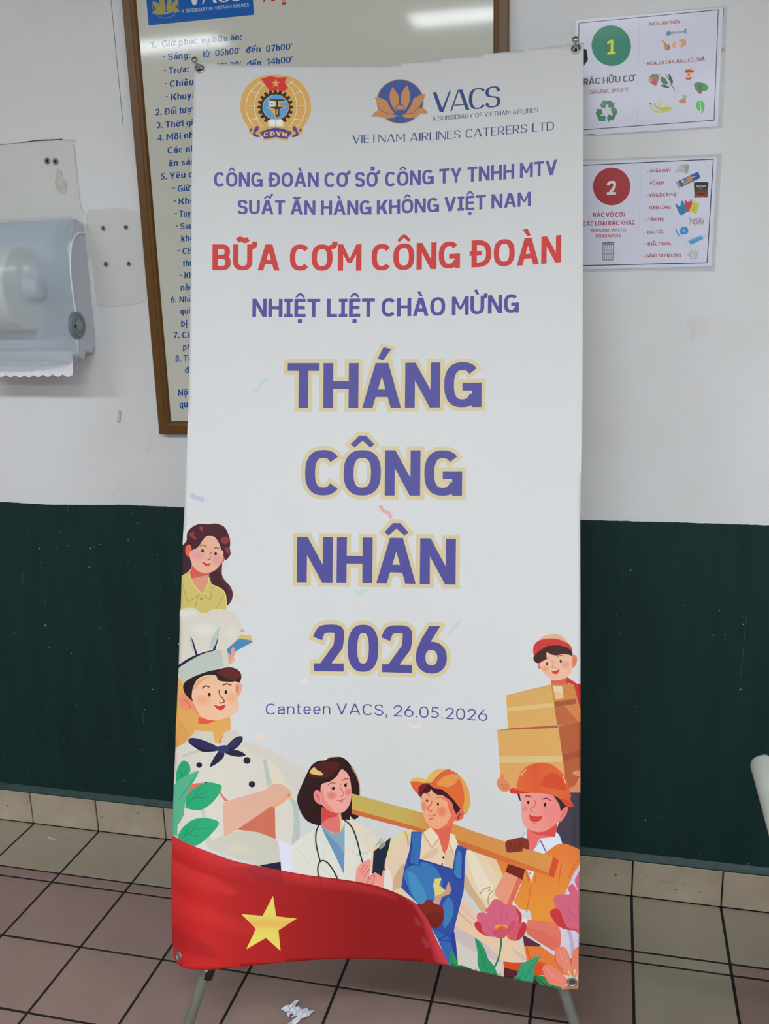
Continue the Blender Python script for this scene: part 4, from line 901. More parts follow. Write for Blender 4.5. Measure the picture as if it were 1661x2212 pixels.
# ---------- doctor
art.crop(600, 1600, 5.537)
art.P([(20, 1195), (165, 1255), (250, 1180), (330, 1130), (460, 1030), (520, 1010), (780, 950), (860, 955), (960, 985), (1090, 1050), (1160, 1120), (1190, 1225), (1140, 1310), (1105, 1450), (1260, 1490), (1340, 1560), (1375, 1790), (930, 1740), (400, 1680), (170, 1640), (45, 1600)], (222, 221, 210))
art.P([(10, 1200), (165, 1258), (165, 1640), (48, 1600)], (222, 222, 238))
art.S([(830, 962), (960, 985), (1090, 1052), (1165, 1130), (1186, 1240), (1080, 1340), (960, 1200)], (224, 214, 194)); art.soft(880, 1550, 120, 70, (226, 216, 196), .6)
art.P([(515, 1012), (650, 1108), (740, 1108), (775, 1050), (800, 960), (800, 1300), (790, 1595), (700, 1400), (560, 1120)], (132, 168, 186)); art.P([(515, 1012), (590, 1110), (700, 1220), (790, 1340), (790, 1595), (700, 1400), (560, 1120)], (108, 148, 184))
art.P([(970, 660), (1100, 700), (1300, 750), (1500, 790), (1500, 1000), (1300, 960), (1100, 915), (965, 905)], (196, 172, 92), .0)
art.S([(572, 232), (620, 197), (720, 190), (800, 215), (870, 290), (940, 400), (977, 510), (984, 620), (962, 720), (946, 810), (972, 900), (912, 942), (862, 900), (860, 945), (770, 948), (600, 1010), (515, 1014), (440, 1000), (350, 960), (280, 870), (234, 740), (240, 640), (290, 520), (340, 410), (400, 300), (480, 245)], (46, 20, 22))
art.S([(370, 420), (420, 310), (560, 250), (720, 262), (730, 330), (600, 440), (480, 440)], (88, 32, 26), .75); art.S([(382, 372), (432, 318), (470, 350), (520, 375), (540, 410), (500, 415), (440, 405), (400, 395)], (226, 192, 116))
art.K([(590, 215), (650, 196), (720, 192)], 9, (206, 160, 100)); art.K([(880, 320), (945, 430), (978, 540), (980, 640)], 9, (206, 150, 96))
art.P([(525, 795), (600, 840), (700, 870), (750, 862), (775, 1050), (740, 1100), (690, 1110), (620, 1085), (518, 1015)], (222, 118, 114)); art.P([(528, 795), (720, 870), (700, 905), (610, 925), (545, 965), (520, 1005)], (212, 72, 68)); art.P([(735, 875), (753, 862), (776, 1050), (748, 1090), (742, 960)], (234, 200, 124))
art.S([(428, 650), (440, 605), (475, 591), (512, 620), (522, 700), (518, 760), (470, 745), (437, 700)], (230, 134, 128)); art.K([(455, 645), (482, 670), (500, 712)], 7, (84, 28, 28))
art.S([(525, 522), (620, 490), (700, 430), (758, 345), (815, 372), (858, 440), (878, 560), (880, 680), (850, 780), (790, 852), (710, 866), (620, 842), (550, 790), (512, 730), (512, 620)], (238, 168, 158))
art.P([(540, 560), (560, 700), (640, 800), (680, 862), (620, 842), (550, 790), (514, 730), (512, 640)], (228, 132, 126), .8)
art.soft(642, 655, 56, 50, (224, 112, 108), 1); art.soft(840, 615, 38, 44, (224, 112, 108), 1)
art.K([(600, 532), (640, 505), (690, 508)], 9, (150, 50, 42)); art.K([(768, 480), (800, 460), (850, 457)], 9, (150, 50, 42))
art.E(665, 573, 17, 20, (48, 22, 22)); art.E(810, 535, 17, 20, (48, 22, 22)); art.K([(632, 582), (655, 558), (682, 556)], 6, (48, 22, 22)); art.K([(792, 522), (815, 512), (840, 516)], 6, (48, 22, 22))
art.K([(752, 522), (746, 560), (785, 620), (782, 652), (752, 670)], 8, (204, 78, 78)); art.K([(706, 714), (750, 713), (775, 708), (810, 690)], 7, (190, 60, 58)); art.K([(745, 727), (765, 732), (782, 724)], 7, (204, 84, 80))
LP = (188, 212, 186)
for q in ([(440, 1060), (440, 1280)], [(485, 1295), (562, 1340), (510, 1500), (640, 1632)], [(210, 1290), (320, 1380), (405, 1522)], [(945, 1120), (890, 1330), (980, 1412), (930, 1540)], [(1050, 1090), (1075, 1370)]): art.K(q, 5, LP, 1, False)
art.P([(940, 1352), (1062, 1325), (1062, 1350), (955, 1378)], (188, 210, 190))
for q in ([(495, 1010), (462, 1080), (455, 1200), (475, 1320), (508, 1445)], [(795, 948), (870, 1012), (920, 1110), (960, 1240), (990, 1370), (1018, 1468)], [(488, 1640), (478, 1540), (490, 1470), (530, 1435), (590, 1455), (650, 1530), (690, 1600), (722, 1680)]): art.K(q, 17, (30, 40, 48))
art.P([(1130, 1300), (1330, 1140), (1352, 1155), (1145, 1328), (1128, 1600), (1092, 1595)], (226, 206, 172)); art.P([(1146, 1327), (1352, 1155), (1290, 1530), (1240, 1622), (1165, 1575), (1128, 1595)], (32, 42, 60))
art.K([(1165, 1265), (1250, 1165)], 13, (152, 158, 148)); art.K([(1195, 1240), (1280, 1178)], 12, (168, 170, 158)); art.S([(1213, 1290), (1222, 1245), (1270, 1213), (1292, 1240), (1240, 1292)], (144, 150, 142))
HP = (234, 154, 144)
art.S([(935, 1600), (940, 1550), (980, 1480), (1040, 1440), (1103, 1422), (1112, 1480), (1095, 1590), (1080, 1740), (960, 1740), (930, 1680)], HP); art.P([(1072, 1640), (1165, 1573), (1240, 1625), (1258, 1548), (1272, 1545), (1275, 1600), (1260, 1790), (1140, 1770), (1070, 1745)], HP)
for q in ([(985, 1565), (1048, 1465)], [(1000, 1605), (1082, 1485)], [(1030, 1632), (1098, 1530)], [(1165, 1612), (1132, 1725)], [(1075, 1705), (1090, 1625), (1150, 1612)], [(1085, 1655), (1120, 1650)], [(1082, 1690), (1115, 1685)]): art.K(q, 6, (192, 66, 64))

# ---------- lower right background, timber, worker in overalls
art.crop(960, 1880, 5.19)
art.P([(60, 300), (220, 330), (440, 560), (700, 700), (900, 860), (940, 1010), (700, 1030), (480, 980), (105, 660)], (226, 196, 164))
art.P([(120, 700), (250, 800), (500, 985), (668, 1028), (668, 1215), (400, 1200), (140, 1100)], (208, 202, 190)); art.S([(100, 640), (250, 700), (450, 820), (560, 920), (640, 1025), (540, 1000), (380, 930), (220, 850), (110, 750)], (200, 184, 184)); art.S([(750, 868), (850, 925), (935, 1010), (860, 985)], (198, 180, 182), .8)
art.K([(180, 400), (260, 480), (355, 560)], 28, (226, 172, 170), .6); art.K([(150, 462), (305, 605)], 6, (202, 112, 110))
art.crop(820, 1640, 4.708)
art.S([(865, 912), (940, 915), (1100, 970), (1300, 1040), (1300, 1560), (1180, 1500), (1070, 1590), (960, 1430), (850, 1290)], (226, 206, 174)); art.S([(880, 930), (960, 960), (1080, 1180), (1160, 1320), (1080, 1420), (970, 1250)], (230, 218, 194)); art.S([(850, 1290), (870, 1160), (960, 1330), (1080, 1500), (1060, 1580), (950, 1430)], (204, 172, 136)); art.P([(1060, 940), (1300, 1020), (1300, 1300), (1180, 1180)], (224, 196, 152), .7)
for q in ([(1020, 1372), (1060, 1322), (1128, 1300)], [(1105, 1480), (1108, 1390), (1160, 1330)], [(1100, 1345), (1130, 1320)]): art.K(q, 13, (192, 158, 122))
art.crop(0, 0, 1)
tg = lambda x, y: (198+14*min(1, max(0, (x-880)/60)), 174-30*min(1, max(0, (x-870)/70)), 92-18*min(1, max(0, (x-870)/70)))
# hard-hat man first, the timber lies over his chest
art.crop(1030, 1630, 6.644)
art.P([(1328, 540), (1500, 545), (1500, 1380), (1300, 1290), (1230, 1275), (1130, 1110), (1180, 970), (1280, 740)], (66, 60, 74)); art.P([(1380, 760), (1440, 960), (1420, 1320), (1360, 1300)], (56, 50, 66), .8)
vg = lambda x, y: (222, 122+22*min(1, max(0, (y-1840)/120)), 56)
art.P([(955, 1420), (1050, 1345), (1130, 1300), (1220, 1272), (1310, 1290), (1500, 1372), (1500, 1600), (1400, 1750), (1260, 2010), (1100, 2300), (1190, 2640), (1240, 2700), (940, 2560), (820, 2480), (760, 2240), (500, 2193), (640, 1850), (380, 1740), (270, 1490), (700, 1600)], vg)
art.P([(1500, 1540), (1400, 1690), (1258, 2010), (1400, 2008), (1500, 2010)], (200, 196, 220))
for q, w_ in (([(1475, 1490), (1400, 1590), (1320, 1765)], 14), ([(780, 1870), (752, 2030), (712, 2260)], 13), ([(850, 1700), (838, 1840)], 13), ([(710, 1660), (748, 1835)], 14), ([(1215, 1560), (1190, 1720), (1170, 1870)], 13)): art.K(q, w_, (214, 92, 50))
art.P([(720, 1655), (822, 1680), (785, 1828)], (216, 220, 230)); art.E(765, 1705, 17, 17, (150, 132, 180))
art.P([(735, 1060), (850, 1105), (960, 1105), (1158, 972), (1130, 1180), (960, 1210), (880, 1290), (800, 1395), (745, 1360), (715, 1200), (720, 1060)], (232, 108, 102)); art.P([(740, 1072), (850, 1112), (960, 1110), (1157, 975), (1128, 1178), (960, 1160), (860, 1150)], (214, 76, 76))
art.P([(1135, 1108), (1180, 1150), (1225, 1272), (1130, 1300), (1000, 1395), (960, 1422), (795, 1382), (905, 1205), (1125, 1178)], (214, 224, 234)); art.P([(640, 1195), (700, 1113), (716, 1130), (705, 1205)], (214, 224, 234))
art.K([(800, 1372), (905, 1237), (915, 1240), (998, 1395)], 9, (112, 92, 166), 1, False); art.K([(915, 1240), (950, 1310), (988, 1388)], 18, (112, 92, 166)); art.K([(640, 1193), (700, 1113)], 7, (112, 92, 166)); art.K([(1185, 1155), (1225, 1270)], 6, (112, 92, 166))
art.P([(583, 560), (620, 562), (650, 705), (598, 632)], (46, 40, 44)); art.S([(900, 540), (1000, 555), (1110, 560), (1200, 600), (1260, 680), (1278, 745), (1206, 836), (1180, 740), (1130, 640), (1080, 590)], (46, 40, 44))
fg = lambda x, y: (236, 158-22*min(1, max(0, (x-1130)/70)), 146-16*min(1, max(0, (x-1130)/70)))
art.S([(1195, 830), (1250, 768), (1302, 755), (1292, 840), (1220, 952), (1160, 972), (1170, 890)], (232, 126, 116)); art.K([(1268, 800), (1240, 850), (1204, 900)], 11, (214, 82, 78))
art.P([(612, 560), (900, 548), (1090, 578), (1140, 650), (1185, 720), (1205, 832)]+catmull([(1205, 832), (1180, 930), (1120, 1010), (1050, 1060), (960, 1104), (850, 1110), (720, 1060), (655, 975), (638, 850), (636, 690)], False, 4), fg)
art.soft(692, 780, 45, 42, (226, 116, 130), .8); art.soft(1010, 830, 70, 60, (230, 128, 134), .6)
art.K([(692, 598), (740, 594), (786, 612)], 13, (74, 28, 40)); art.K([(935, 642), (1000, 626), (1060, 662)], 12, (74, 28, 40)); art.E(738, 686, 18, 25, (44, 30, 36)); art.E(976, 718, 20, 27, (44, 30, 36)); art.K([(950, 745), (980, 755), (1008, 748)], 7, (222, 94, 84))
art.K([(822, 650), (842, 710), (800, 762), (765, 785), (790, 815), (820, 830)], 12, (230, 92, 88)); art.P(catmull([(752, 856), (800, 880), (880, 888), (943, 876)], False, 4)+catmull([(943, 876), (925, 925), (870, 963), (800, 961), (762, 932), (752, 856)], False, 4)[:-1], (214, 66, 62)); art.K([(790, 993), (825, 980), (860, 1002)], 8, (222, 92, 88))
hg = lambda x, y: (222, 98+6*math.sin(x*.08), 54)
art.S([(472, 520), (500, 480), (572, 440), (600, 330), (660, 220), (760, 150), (870, 122), (980, 118), (1080, 145), (1180, 220), (1260, 310), (1310, 420), (1335, 530), (1352, 600), (1340, 645), (1382, 722), (1368, 752), (1285, 742), (1230, 670), (1130, 600), (1000, 562), (900, 550), (700, 552), (570, 562), (490, 552)], hg)
art.S([(960, 340), (1060, 262), (1170, 290), (1250, 400), (1285, 500), (1190, 505), (1060, 480), (920, 440)], (210, 66, 46), .75); art.S([(472, 520), (500, 492), (600, 515), (760, 545), (680, 556), (560, 563), (490, 552)], (210, 62, 46)); art.S([(1200, 640), (1290, 650), (1340, 680), (1382, 722), (1368, 752), (1285, 742)], (206, 66, 44), .8)
for q in ([(630, 315), (660, 260), (706, 218)], [(1240, 315), (1275, 412)], [(540, 468), (572, 468)]): art.K(q, 10, (246, 218, 186))
for q in ([(795, 238), (820, 172), (878, 128)], [(958, 252), (1000, 192), (1085, 152)]): art.K(q, 6, (204, 72, 48))
art.crop(0, 0, 1)
art.P([(760, 1714), (913, 1756), (1030, 1798), (1110, 1824), (1195, 1851), (1184, 1886), (1030, 1829), (900, 1787), (760, 1748)], tg); art.P([(760, 1748), (900, 1786), (1030, 1828), (1184, 1885), (1183, 1892), (1070, 1856), (1030, 1842), (892, 1793), (760, 1758)], (206, 110, 58))
art.crop(1030, 1630, 6.644); art.P([(1096, 1460), (1175, 1520), (1105, 1764), (1025, 1740)], (206, 76, 50))
art.S([(413, 1250), (520, 1210), (640, 1190), (722, 1210), (744, 1260), (746, 1358), (660, 1345), (655, 1385), (560, 1397), (470, 1407), (423, 1385)], (132, 52, 38))
for q in ([(492, 1270), (470, 1372)], [(562, 1260), (535, 1382)], [(627, 1260), (600, 1382)]): art.K(q, 10, (92, 30, 26))
art.P([(408, 1682), (590, 1758), (648, 1790), (490, 2190), (430, 2200), (255, 2010), (262, 1940), (310, 1850)], (226, 150, 120)); art.P([(590, 1758), (650, 1790), (490, 2200), (415, 2190)], (214, 108, 84)); art.P([(450, 1568), (692, 1645), (655, 1798), (590, 1762), (408, 1682)], (114, 38, 28))

# worker with spanner
art.crop(820, 1640, 4.708)
CR = (230, 208, 176)
art.S([(350, 732), (250, 728), (130, 830), (80, 960), (50, 1100), (90, 1250), (130, 1335), (230, 1320), (310, 900)], (226, 204, 174)); art.S([(130, 1320), (150, 1200), (240, 1060), (250, 1180), (220, 1310), (180, 1340)], (204, 172, 136)); art.S([(120, 1350), (220, 1310), (262, 1360), (360, 1455), (300, 1445), (200, 1380)], (226, 202, 160)); art.S([(70, 1120), (110, 1150), (130, 1320), (60, 1320), (40, 1290)], (228, 222, 210))
art.K([(325, 730), (200, 772), (120, 862), (80, 975)], 15, (222, 222, 118)); art.K([(258, 735), (285, 810), (290, 885)], 17, (200, 164, 126))
art.P([(440, 745), (515, 695), (620, 780), (715, 755), (760, 765), (800, 880), (770, 1100), (740, 1122), (395, 1022), (405, 900)], CR); art.S([(420, 1000), (470, 960), (570, 900), (600, 930), (520, 1010)], (214, 182, 146), .6); art.P([(660, 960), (720, 900), (755, 960), (740, 1115), (650, 1080)], (216, 188, 154), .7)
art.P([(600, 690), (760, 600), (735, 690), (712, 800), (695, 900), (658, 965), (640, 930), (600, 790), (535, 700)], (224, 102, 78))
art.P([(445, 745), (520, 693), (604, 800), (530, 906)], (232, 220, 192)); art.P([(714, 755), (762, 772), (803, 880), (768, 985), (706, 850)], (232, 220, 192)); art.K([(440, 748), (530, 903), (604, 802)], 8, (202, 134, 110), 1, False); art.K([(704, 850), (756, 975)], 8, (202, 134, 110)); art.K([(690, 900), (660, 960)], 6, (224, 110, 100)); art.E(648, 1000, 11, 13, (104, 34, 30)); art.E(635, 1067, 8, 10, (104, 34, 30))
OB = (46, 88, 162); OL = (64, 132, 184); OD = (44, 58, 142)
art.P([(330, 735), (432, 740), (408, 1018), (740, 1120), (770, 930), (792, 873), (892, 910), (872, 980), (868, 1100), (855, 1340), (800, 1560), (755, 1740), (775, 1850), (800, 2130), (700, 2110), (600, 1850), (520, 1700), (400, 1480), (219, 1306), (250, 1100), (300, 940)], (50, 78, 156))
art.P([(334, 742), (428, 745), (398, 1062), (308, 1058), (325, 900)], (56, 108, 176)); art.S([(400, 1050), (520, 1070), (600, 1150), (640, 1290), (560, 1420), (480, 1430), (410, 1480), (330, 1390), (250, 1240), (270, 1120)], (62, 122, 180), .9); art.S([(280, 1150), (380, 1200), (480, 1420), (410, 1480), (340, 1380)], (80, 152, 194), .6)
art.S([(640, 1500), (700, 1400), (750, 1480), (740, 1600), (660, 1720), (640, 1620)], (62, 126, 180), .9); art.P([(800, 920), (835, 965), (832, 1220), (785, 1205), (756, 1165), (770, 1010)], (62, 126, 182)); art.P([(560, 1740), (690, 1800), (790, 2000), (800, 2130), (700, 2110)], (52, 100, 170)); art.P([(720, 1780), (755, 1740), (775, 1850), (800, 2120), (750, 2000)], (46, 60, 146))
for q in ([(328, 740), (318, 880), (300, 1068), (405, 1080), (412, 1020)], [(410, 1020), (580, 1070), (742, 1120)], [(752, 1180), (785, 1215), (836, 1230), (850, 920)], [(590, 1842), (690, 1782)], [(600, 1838), (712, 1846)], [(240, 1200), (300, 1350)]): art.K(q, 12, OD, 1, False)
art.P([(560, 1217), (632, 1208), (608, 1285), (668, 1332), (640, 1380), (562, 1400), (560, 1360), (543, 1280)], (218, 206, 126)); art.P([(668, 1332), (700, 1243), (732, 1320), (716, 1370), (632, 1402), (608, 1482), (534, 1462), (570, 1392), (630, 1370)], (198, 156, 140)); art.K([(632, 1210), (608, 1285)], 6, (110, 110, 90)); art.K([(730, 1335), (700, 1385), (634, 1404)], 6, (110, 90, 90))
art.P([(360, 1470), (440, 1475), (480, 1425), (530, 1440), (560, 1475), (635, 1490), (656, 1540), (650, 1640), (620, 1690), (570, 1722), (500, 1700), (440, 1600)], (126, 42, 32)); art.P([(440, 1600), (480, 1580), (590, 1545), (650, 1600), (610, 1700), (570, 1722), (500, 1700)], (106, 34, 30), .7)
art.S([(388, 340), (398, 280), (450, 245), (520, 250), (640, 280), (740, 350), (800, 440), (822, 505), (782, 557), (745, 520), (600, 480), (440, 420), (412, 380)], (66, 20, 32))
art.S([(390, 360), (390, 290), (430, 250), (500, 248), (470, 280), (430, 330), (420, 378)], (132, 34, 42), .8)
art.S([(780, 560), (820, 523), (856, 540), (846, 600), (800, 627), (770, 620)], (226, 98, 74)); art.K([(826, 556), (805, 575), (796, 610)], 9, (90, 26, 26))
art.S([(428, 380), (445, 348), (480, 345), (512, 325), (524, 305), (545, 335), (590, 362), (640, 368), (690, 400), (735, 440), (750, 500), (772, 555), (762, 620), (690, 690), (590, 710), (510, 682), (452, 590), (425, 470)], (240, 168, 128))
art.P([(640, 370), (690, 402), (735, 440), (752, 505), (774, 557), (790, 600), (762, 630), (690, 695), (600, 712), (680, 660), (730, 570), (705, 520), (690, 440)], (226, 106, 82), .9)
art.soft(632, 530, 48, 50, (226, 120, 98), 1); art.soft(448, 480, 26, 46, (228, 122, 98), 1)
art.E(482, 422, 11, 14, (84, 24, 22)); art.E(593, 457, 11, 16, (84, 24, 22)); art.K([(533, 422), (522, 460), (488, 492), (500, 518), (532, 530)], 9, (216, 84, 66)); art.K([(505, 575), (542, 576), (575, 556)], 7, (166, 48, 48)); art.K([(500, 622), (520, 605), (545, 608)], 7, (176, 56, 50)); art.K([(448, 345), (490, 352), (508, 382)], 9, (216, 96, 80)); art.K([(580, 393), (620, 384), (662, 412)], 9, (216, 96, 80))
art.S([(475, 212), (520, 140), (600, 100), (690, 104), (780, 140), (860, 220), (912, 340), (918, 470), (872, 562), (820, 500), (740, 400), (640, 312), (560, 296), (500, 250)], (224, 106, 56))
art.S([(477, 214), (520, 140), (600, 100), (690, 106), (620, 140), (560, 200), (528, 256)], (226, 184, 96)); art.S([(582, 255), (640, 185), (740, 152), (805, 172), (770, 245), (700, 282), (640, 275)], (228, 156, 80), .9); art.S([(800, 160), (870, 240), (916, 360), (918, 475), (872, 562), (848, 500), (862, 400), (845, 280)], (226, 164, 78))
art.K([(525, 255), (580, 190), (660, 125), (720, 108)], 16, (222, 88, 52)); art.S([(312, 235), (330, 200), (400, 185), (475, 210), (522, 250), (460, 246), (400, 280), (388, 345), (340, 300)], (222, 98, 56)); art.S([(312, 228), (335, 198), (400, 184), (478, 210), (510, 236), (440, 240), (370, 224)], (226, 188, 98))

# flowers and waist of the hard-hat man
art.crop(960, 1880, 5.19)
art.P([(765, 343), (830, 415), (850, 515), (935, 548), (920, 620), (840, 640), (760, 500)], (224, 216, 206))
art.P([(1268, 605), (1540, 640), (1540, 1010), (1400, 1000), (1075, 845), (1240, 905), (1300, 860)], (206, 198, 216)); art.K([(1395, 670), (1425, 800), (1442, 970)], 40, (182, 168, 194)); art.K([(1100, 850), (1235, 950)], 16, (206, 200, 220))
art.P([(875, 720), (1080, 838), (1060, 868), (895, 855)], (86, 46, 62))
art.P([(893, 852), (1085, 855), (1150, 900), (1235, 960), (1420, 1000), (1540, 990), (1540, 1200), (1330, 1170), (1000, 1175), (925, 1010)], (218, 120, 54)); art.K([(920, 860), (960, 990)], 14, (206, 84, 44)); art.P([(1000, 1000), (1150, 1050), (1330, 1170), (1000, 1180)], (206, 82, 40), .8); art.P([(1400, 985), (1540, 990), (1540, 1200), (1420, 1160)], (204, 78, 44))
art.P([(658, 1022), (800, 1035), (940, 1030), (1000, 1000), (1120, 1080), (1330, 1165), (1000, 1180), (830, 1135), (665, 1088)], (204, 78, 38)); art.P([(664, 1088), (830, 1132), (1000, 1175), (1110, 1190), (1300, 1330), (900, 1330), (664, 1230)], (84, 38, 42))
art.S([(925, 700), (925, 620), (942, 556), (1050, 568), (1235, 588), (1290, 650), (1308, 760), (1292, 860), (1240, 907), (1150, 862), (1050, 800)], (218, 116, 96)); art.P([(925, 640), (1100, 680), (1300, 790), (1290, 862), (1240, 907), (1050, 800), (920, 715)], (212, 96, 84), .6)
PK = (206, 98, 124)
art.S([(1225, 350), (1245, 280), (1330, 268), (1405, 268), (1382, 200), (1440, 155), (1500, 240), (1462, 130), (1475, 80), (1540, 30), (1540, 672), (1450, 672), (1320, 650), (1220, 560), (1185, 490), (1200, 440), (1252, 430)], PK)
art.P([(1350, 268), (1380, 215), (1384, 268)], (200, 196, 220)); art.S([(1184, 480), (1230, 430), (1292, 450), (1330, 545), (1382, 642), (1500, 668), (1380, 668), (1260, 612)], (194, 54, 58))
for q in ([(1388, 410), (1420, 490), (1490, 540)], [(1370, 510), (1420, 560), (1500, 577)]): art.K(q, 4, (170, 60, 90))
art.K([(638, 762), (630, 870), (600, 1000), (545, 1120), (528, 1170)], 20, (48, 116, 84))
art.S([(510, 385), (550, 330), (620, 333), (688, 382), (740, 388), (800, 402), (850, 470), (863, 560), (840, 640), (770, 690), (640, 760), (560, 748), (470, 738), (400, 690), (345, 640), (338, 600), (372, 576), (362, 520), (380, 480), (430, 475), (480, 480), (458, 445), (490, 415)], PK)
art.S([(338, 592), (372, 576), (412, 610), (432, 690), (490, 745), (400, 700), (346, 642)], (190, 52, 62)); art.S([(800, 430), (862, 490), (858, 590), (800, 655), (842, 540)], (190, 52, 62))
art.S([(703, 742), (780, 640), (870, 580), (918, 602), (916, 680), (860, 762), (800, 793), (745, 780)], (206, 88, 104)); art.S([(890, 585), (918, 640), (880, 735), (812, 790), (830, 690)], (190, 52, 62))
art.S([(562, 640), (590, 606), (640, 612), (690, 615), (708, 640), (660, 662), (600, 662)], (224, 154, 76)); art.S([(590, 652), (640, 622), (692, 650), (640, 668)], (212, 92, 42)); art.S([(537, 682), (600, 660), (690, 662), (740, 590), (790, 562), (797, 610), (722, 712), (640, 763), (560, 730)], (200, 80, 102))
for q in ([(690, 385), (650, 430), (635, 520), (640, 580)], [(530, 490), (570, 550), (580, 610)], [(470, 580), (500, 650), (530, 690)], [(700, 480), (700, 540), (690, 590)]): art.K(q, 4, (176, 66, 100))
GR = (46, 146, 94); GV = (30, 110, 72)
art.P(catmull([(338, 752), (400, 800), (460, 900), (490, 990), (560, 1080), (610, 1215)], False, 4)+[(480, 1200), (400, 1170)]+catmull([(405, 1140), (372, 1050), (372, 920)], False, 4), GR); art.K([(345, 770), (400, 880), (440, 1040), (510, 1180)], 6, GV); art.K([(380, 1050), (470, 1100)], 5, GV); art.K([(440, 1020), (470, 960)], 5, GV)
art.P(catmull([(1083, 958), (1020, 972), (940, 1010), (870, 1050), (830, 1110), (815, 1170), (760, 1220)], False, 4)+[(880, 1250), (990, 1285)]+catmull([(1000, 1180), (1010, 1080), (1083, 958)], False, 4)[:-1], (52, 152, 114)); art.K([(1060, 990), (960, 1110), (890, 1240)], 6, GV); art.K([(830, 1110), (890, 1190)], 5, GV); art.K([(875, 1070), (885, 1150)], 5, GV)
art.S([(72, 898), (120, 960), (156, 1085), (100, 1092), (52, 1070)], GR); art.K([(75, 910), (88, 1080)], 5, GV); art.S([(145, 1070), (220, 1072), (350, 1132), (260, 1135), (160, 1100)], (34, 122, 78)); art.S([(1000, 1175), (1100, 1190), (1160, 1250), (1330, 1320), (1200, 1335), (1080, 1285)], (42, 134, 76)); art.K([(1010, 1185), (1120, 1280), (1150, 1300)], 8, (40, 40, 34)); art.K([(1205, 1285), (1230, 1320)], 8, (40, 40, 34)); art.P([(1280, 1335), (1340, 1290), (1300, 1350)], (46, 36, 34))
OF = (222, 130, 108)
art.S([(1238, 900), (1290, 860), (1350, 865), (1392, 930), (1420, 1050), (1432, 1160), (1380, 1170), (1320, 1120), (1260, 1020)], OF); art.S([(1436, 920), (1520, 850), (1560, 900), (1560, 1200), (1440, 1170)], OF); art.S([(1095, 1100), (1130, 1055), (1200, 1070), (1290, 1140), (1385, 1230), (1365, 1275), (1300, 1302), (1180, 1272), (1110, 1180)], (226, 128, 108)); art.S([(1290, 1345), (1370, 1285), (1500, 1280), (1540, 1350), (1420, 1360)], OF)
art.K([(1240, 930), (1250, 1020), (1320, 1120)], 14, (214, 92, 78)); art.K([(1100, 1120), (1120, 1190), (1180, 1262)], 9, (214, 84, 72))
for q in ([(1290, 900), (1330, 1020), (1370, 1120)], [(1330, 880), (1370, 1000), (1400, 1120)], [(1130, 1090), (1220, 1180), (1340, 1240)], [(1150, 1130), (1240, 1215)]): art.K(q, 3, (238, 176, 158))
for q in ([(1385, 1122), (1425, 1195)], [(1358, 1185), (1400, 1230)], [(1468, 1108), (1450, 1180)], [(1502, 1125), (1480, 1220)], [(1492, 1200), (1482, 1290)]): art.K(q, 10, (232, 216, 124))

# ---------- flag
art.crop(350, 1780, 2.723)
FT = [(30, 52), (60, 65), (150, 115), (280, 165), (420, 215), (560, 245), (700, 272), (850, 300), (1000, 318), (1150, 340), (1290, 372), (1420, 425), (1500, 475), (1560, 560), (1610, 670), (1661, 770), (1692, 836)]
FTs = catmull(FT, False, 5)
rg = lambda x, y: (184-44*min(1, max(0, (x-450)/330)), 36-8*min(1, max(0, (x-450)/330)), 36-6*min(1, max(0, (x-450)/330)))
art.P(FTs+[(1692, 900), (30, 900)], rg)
def strip(d0, d1, col, a, i0=0, i1=None):
    S_ = FTs[i0:i1]; n_ = len(S_); m_ = (d0+d1)/2; w_ = [math.sqrt(max(.0, 1-(i/(n_-1))**2)) for i in range(n_)]
    art.P([(x, y+m_+(d0-m_)*w_[i]) for i, (x, y) in enumerate(S_)]+[(S_[i][0], S_[i][1]+m_+(d1-m_)*w_[i]) for i in range(n_-1, -1, -1)], col, a)
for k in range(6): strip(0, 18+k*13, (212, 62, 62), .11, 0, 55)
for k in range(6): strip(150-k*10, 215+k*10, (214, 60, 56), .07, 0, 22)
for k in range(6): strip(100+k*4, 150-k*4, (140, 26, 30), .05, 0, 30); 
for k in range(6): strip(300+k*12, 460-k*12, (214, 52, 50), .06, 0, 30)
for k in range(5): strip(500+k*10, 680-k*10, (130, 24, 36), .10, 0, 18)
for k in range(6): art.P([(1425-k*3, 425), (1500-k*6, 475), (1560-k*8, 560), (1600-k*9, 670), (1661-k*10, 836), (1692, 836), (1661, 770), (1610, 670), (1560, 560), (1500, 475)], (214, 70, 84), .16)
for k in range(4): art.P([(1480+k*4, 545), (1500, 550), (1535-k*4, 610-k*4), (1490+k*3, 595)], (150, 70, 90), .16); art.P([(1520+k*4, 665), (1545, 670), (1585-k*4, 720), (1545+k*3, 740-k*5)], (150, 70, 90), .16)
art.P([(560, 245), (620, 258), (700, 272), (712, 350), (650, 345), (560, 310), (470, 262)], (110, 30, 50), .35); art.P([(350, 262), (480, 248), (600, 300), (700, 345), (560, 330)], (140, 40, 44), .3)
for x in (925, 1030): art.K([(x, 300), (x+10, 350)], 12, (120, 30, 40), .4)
STR = [(653, 422), (672, 543), (793, 556), (685, 625), (697, 747), (611, 670), (495, 737), (552, 617), (467, 530), (592, 540)]
sg = lambda x, y: (lambda t: (222+4*t, 208-34*t, 98-10*t))(math.exp(-((y-1995)/9)**2))
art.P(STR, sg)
art.crop(0, 0, 1)

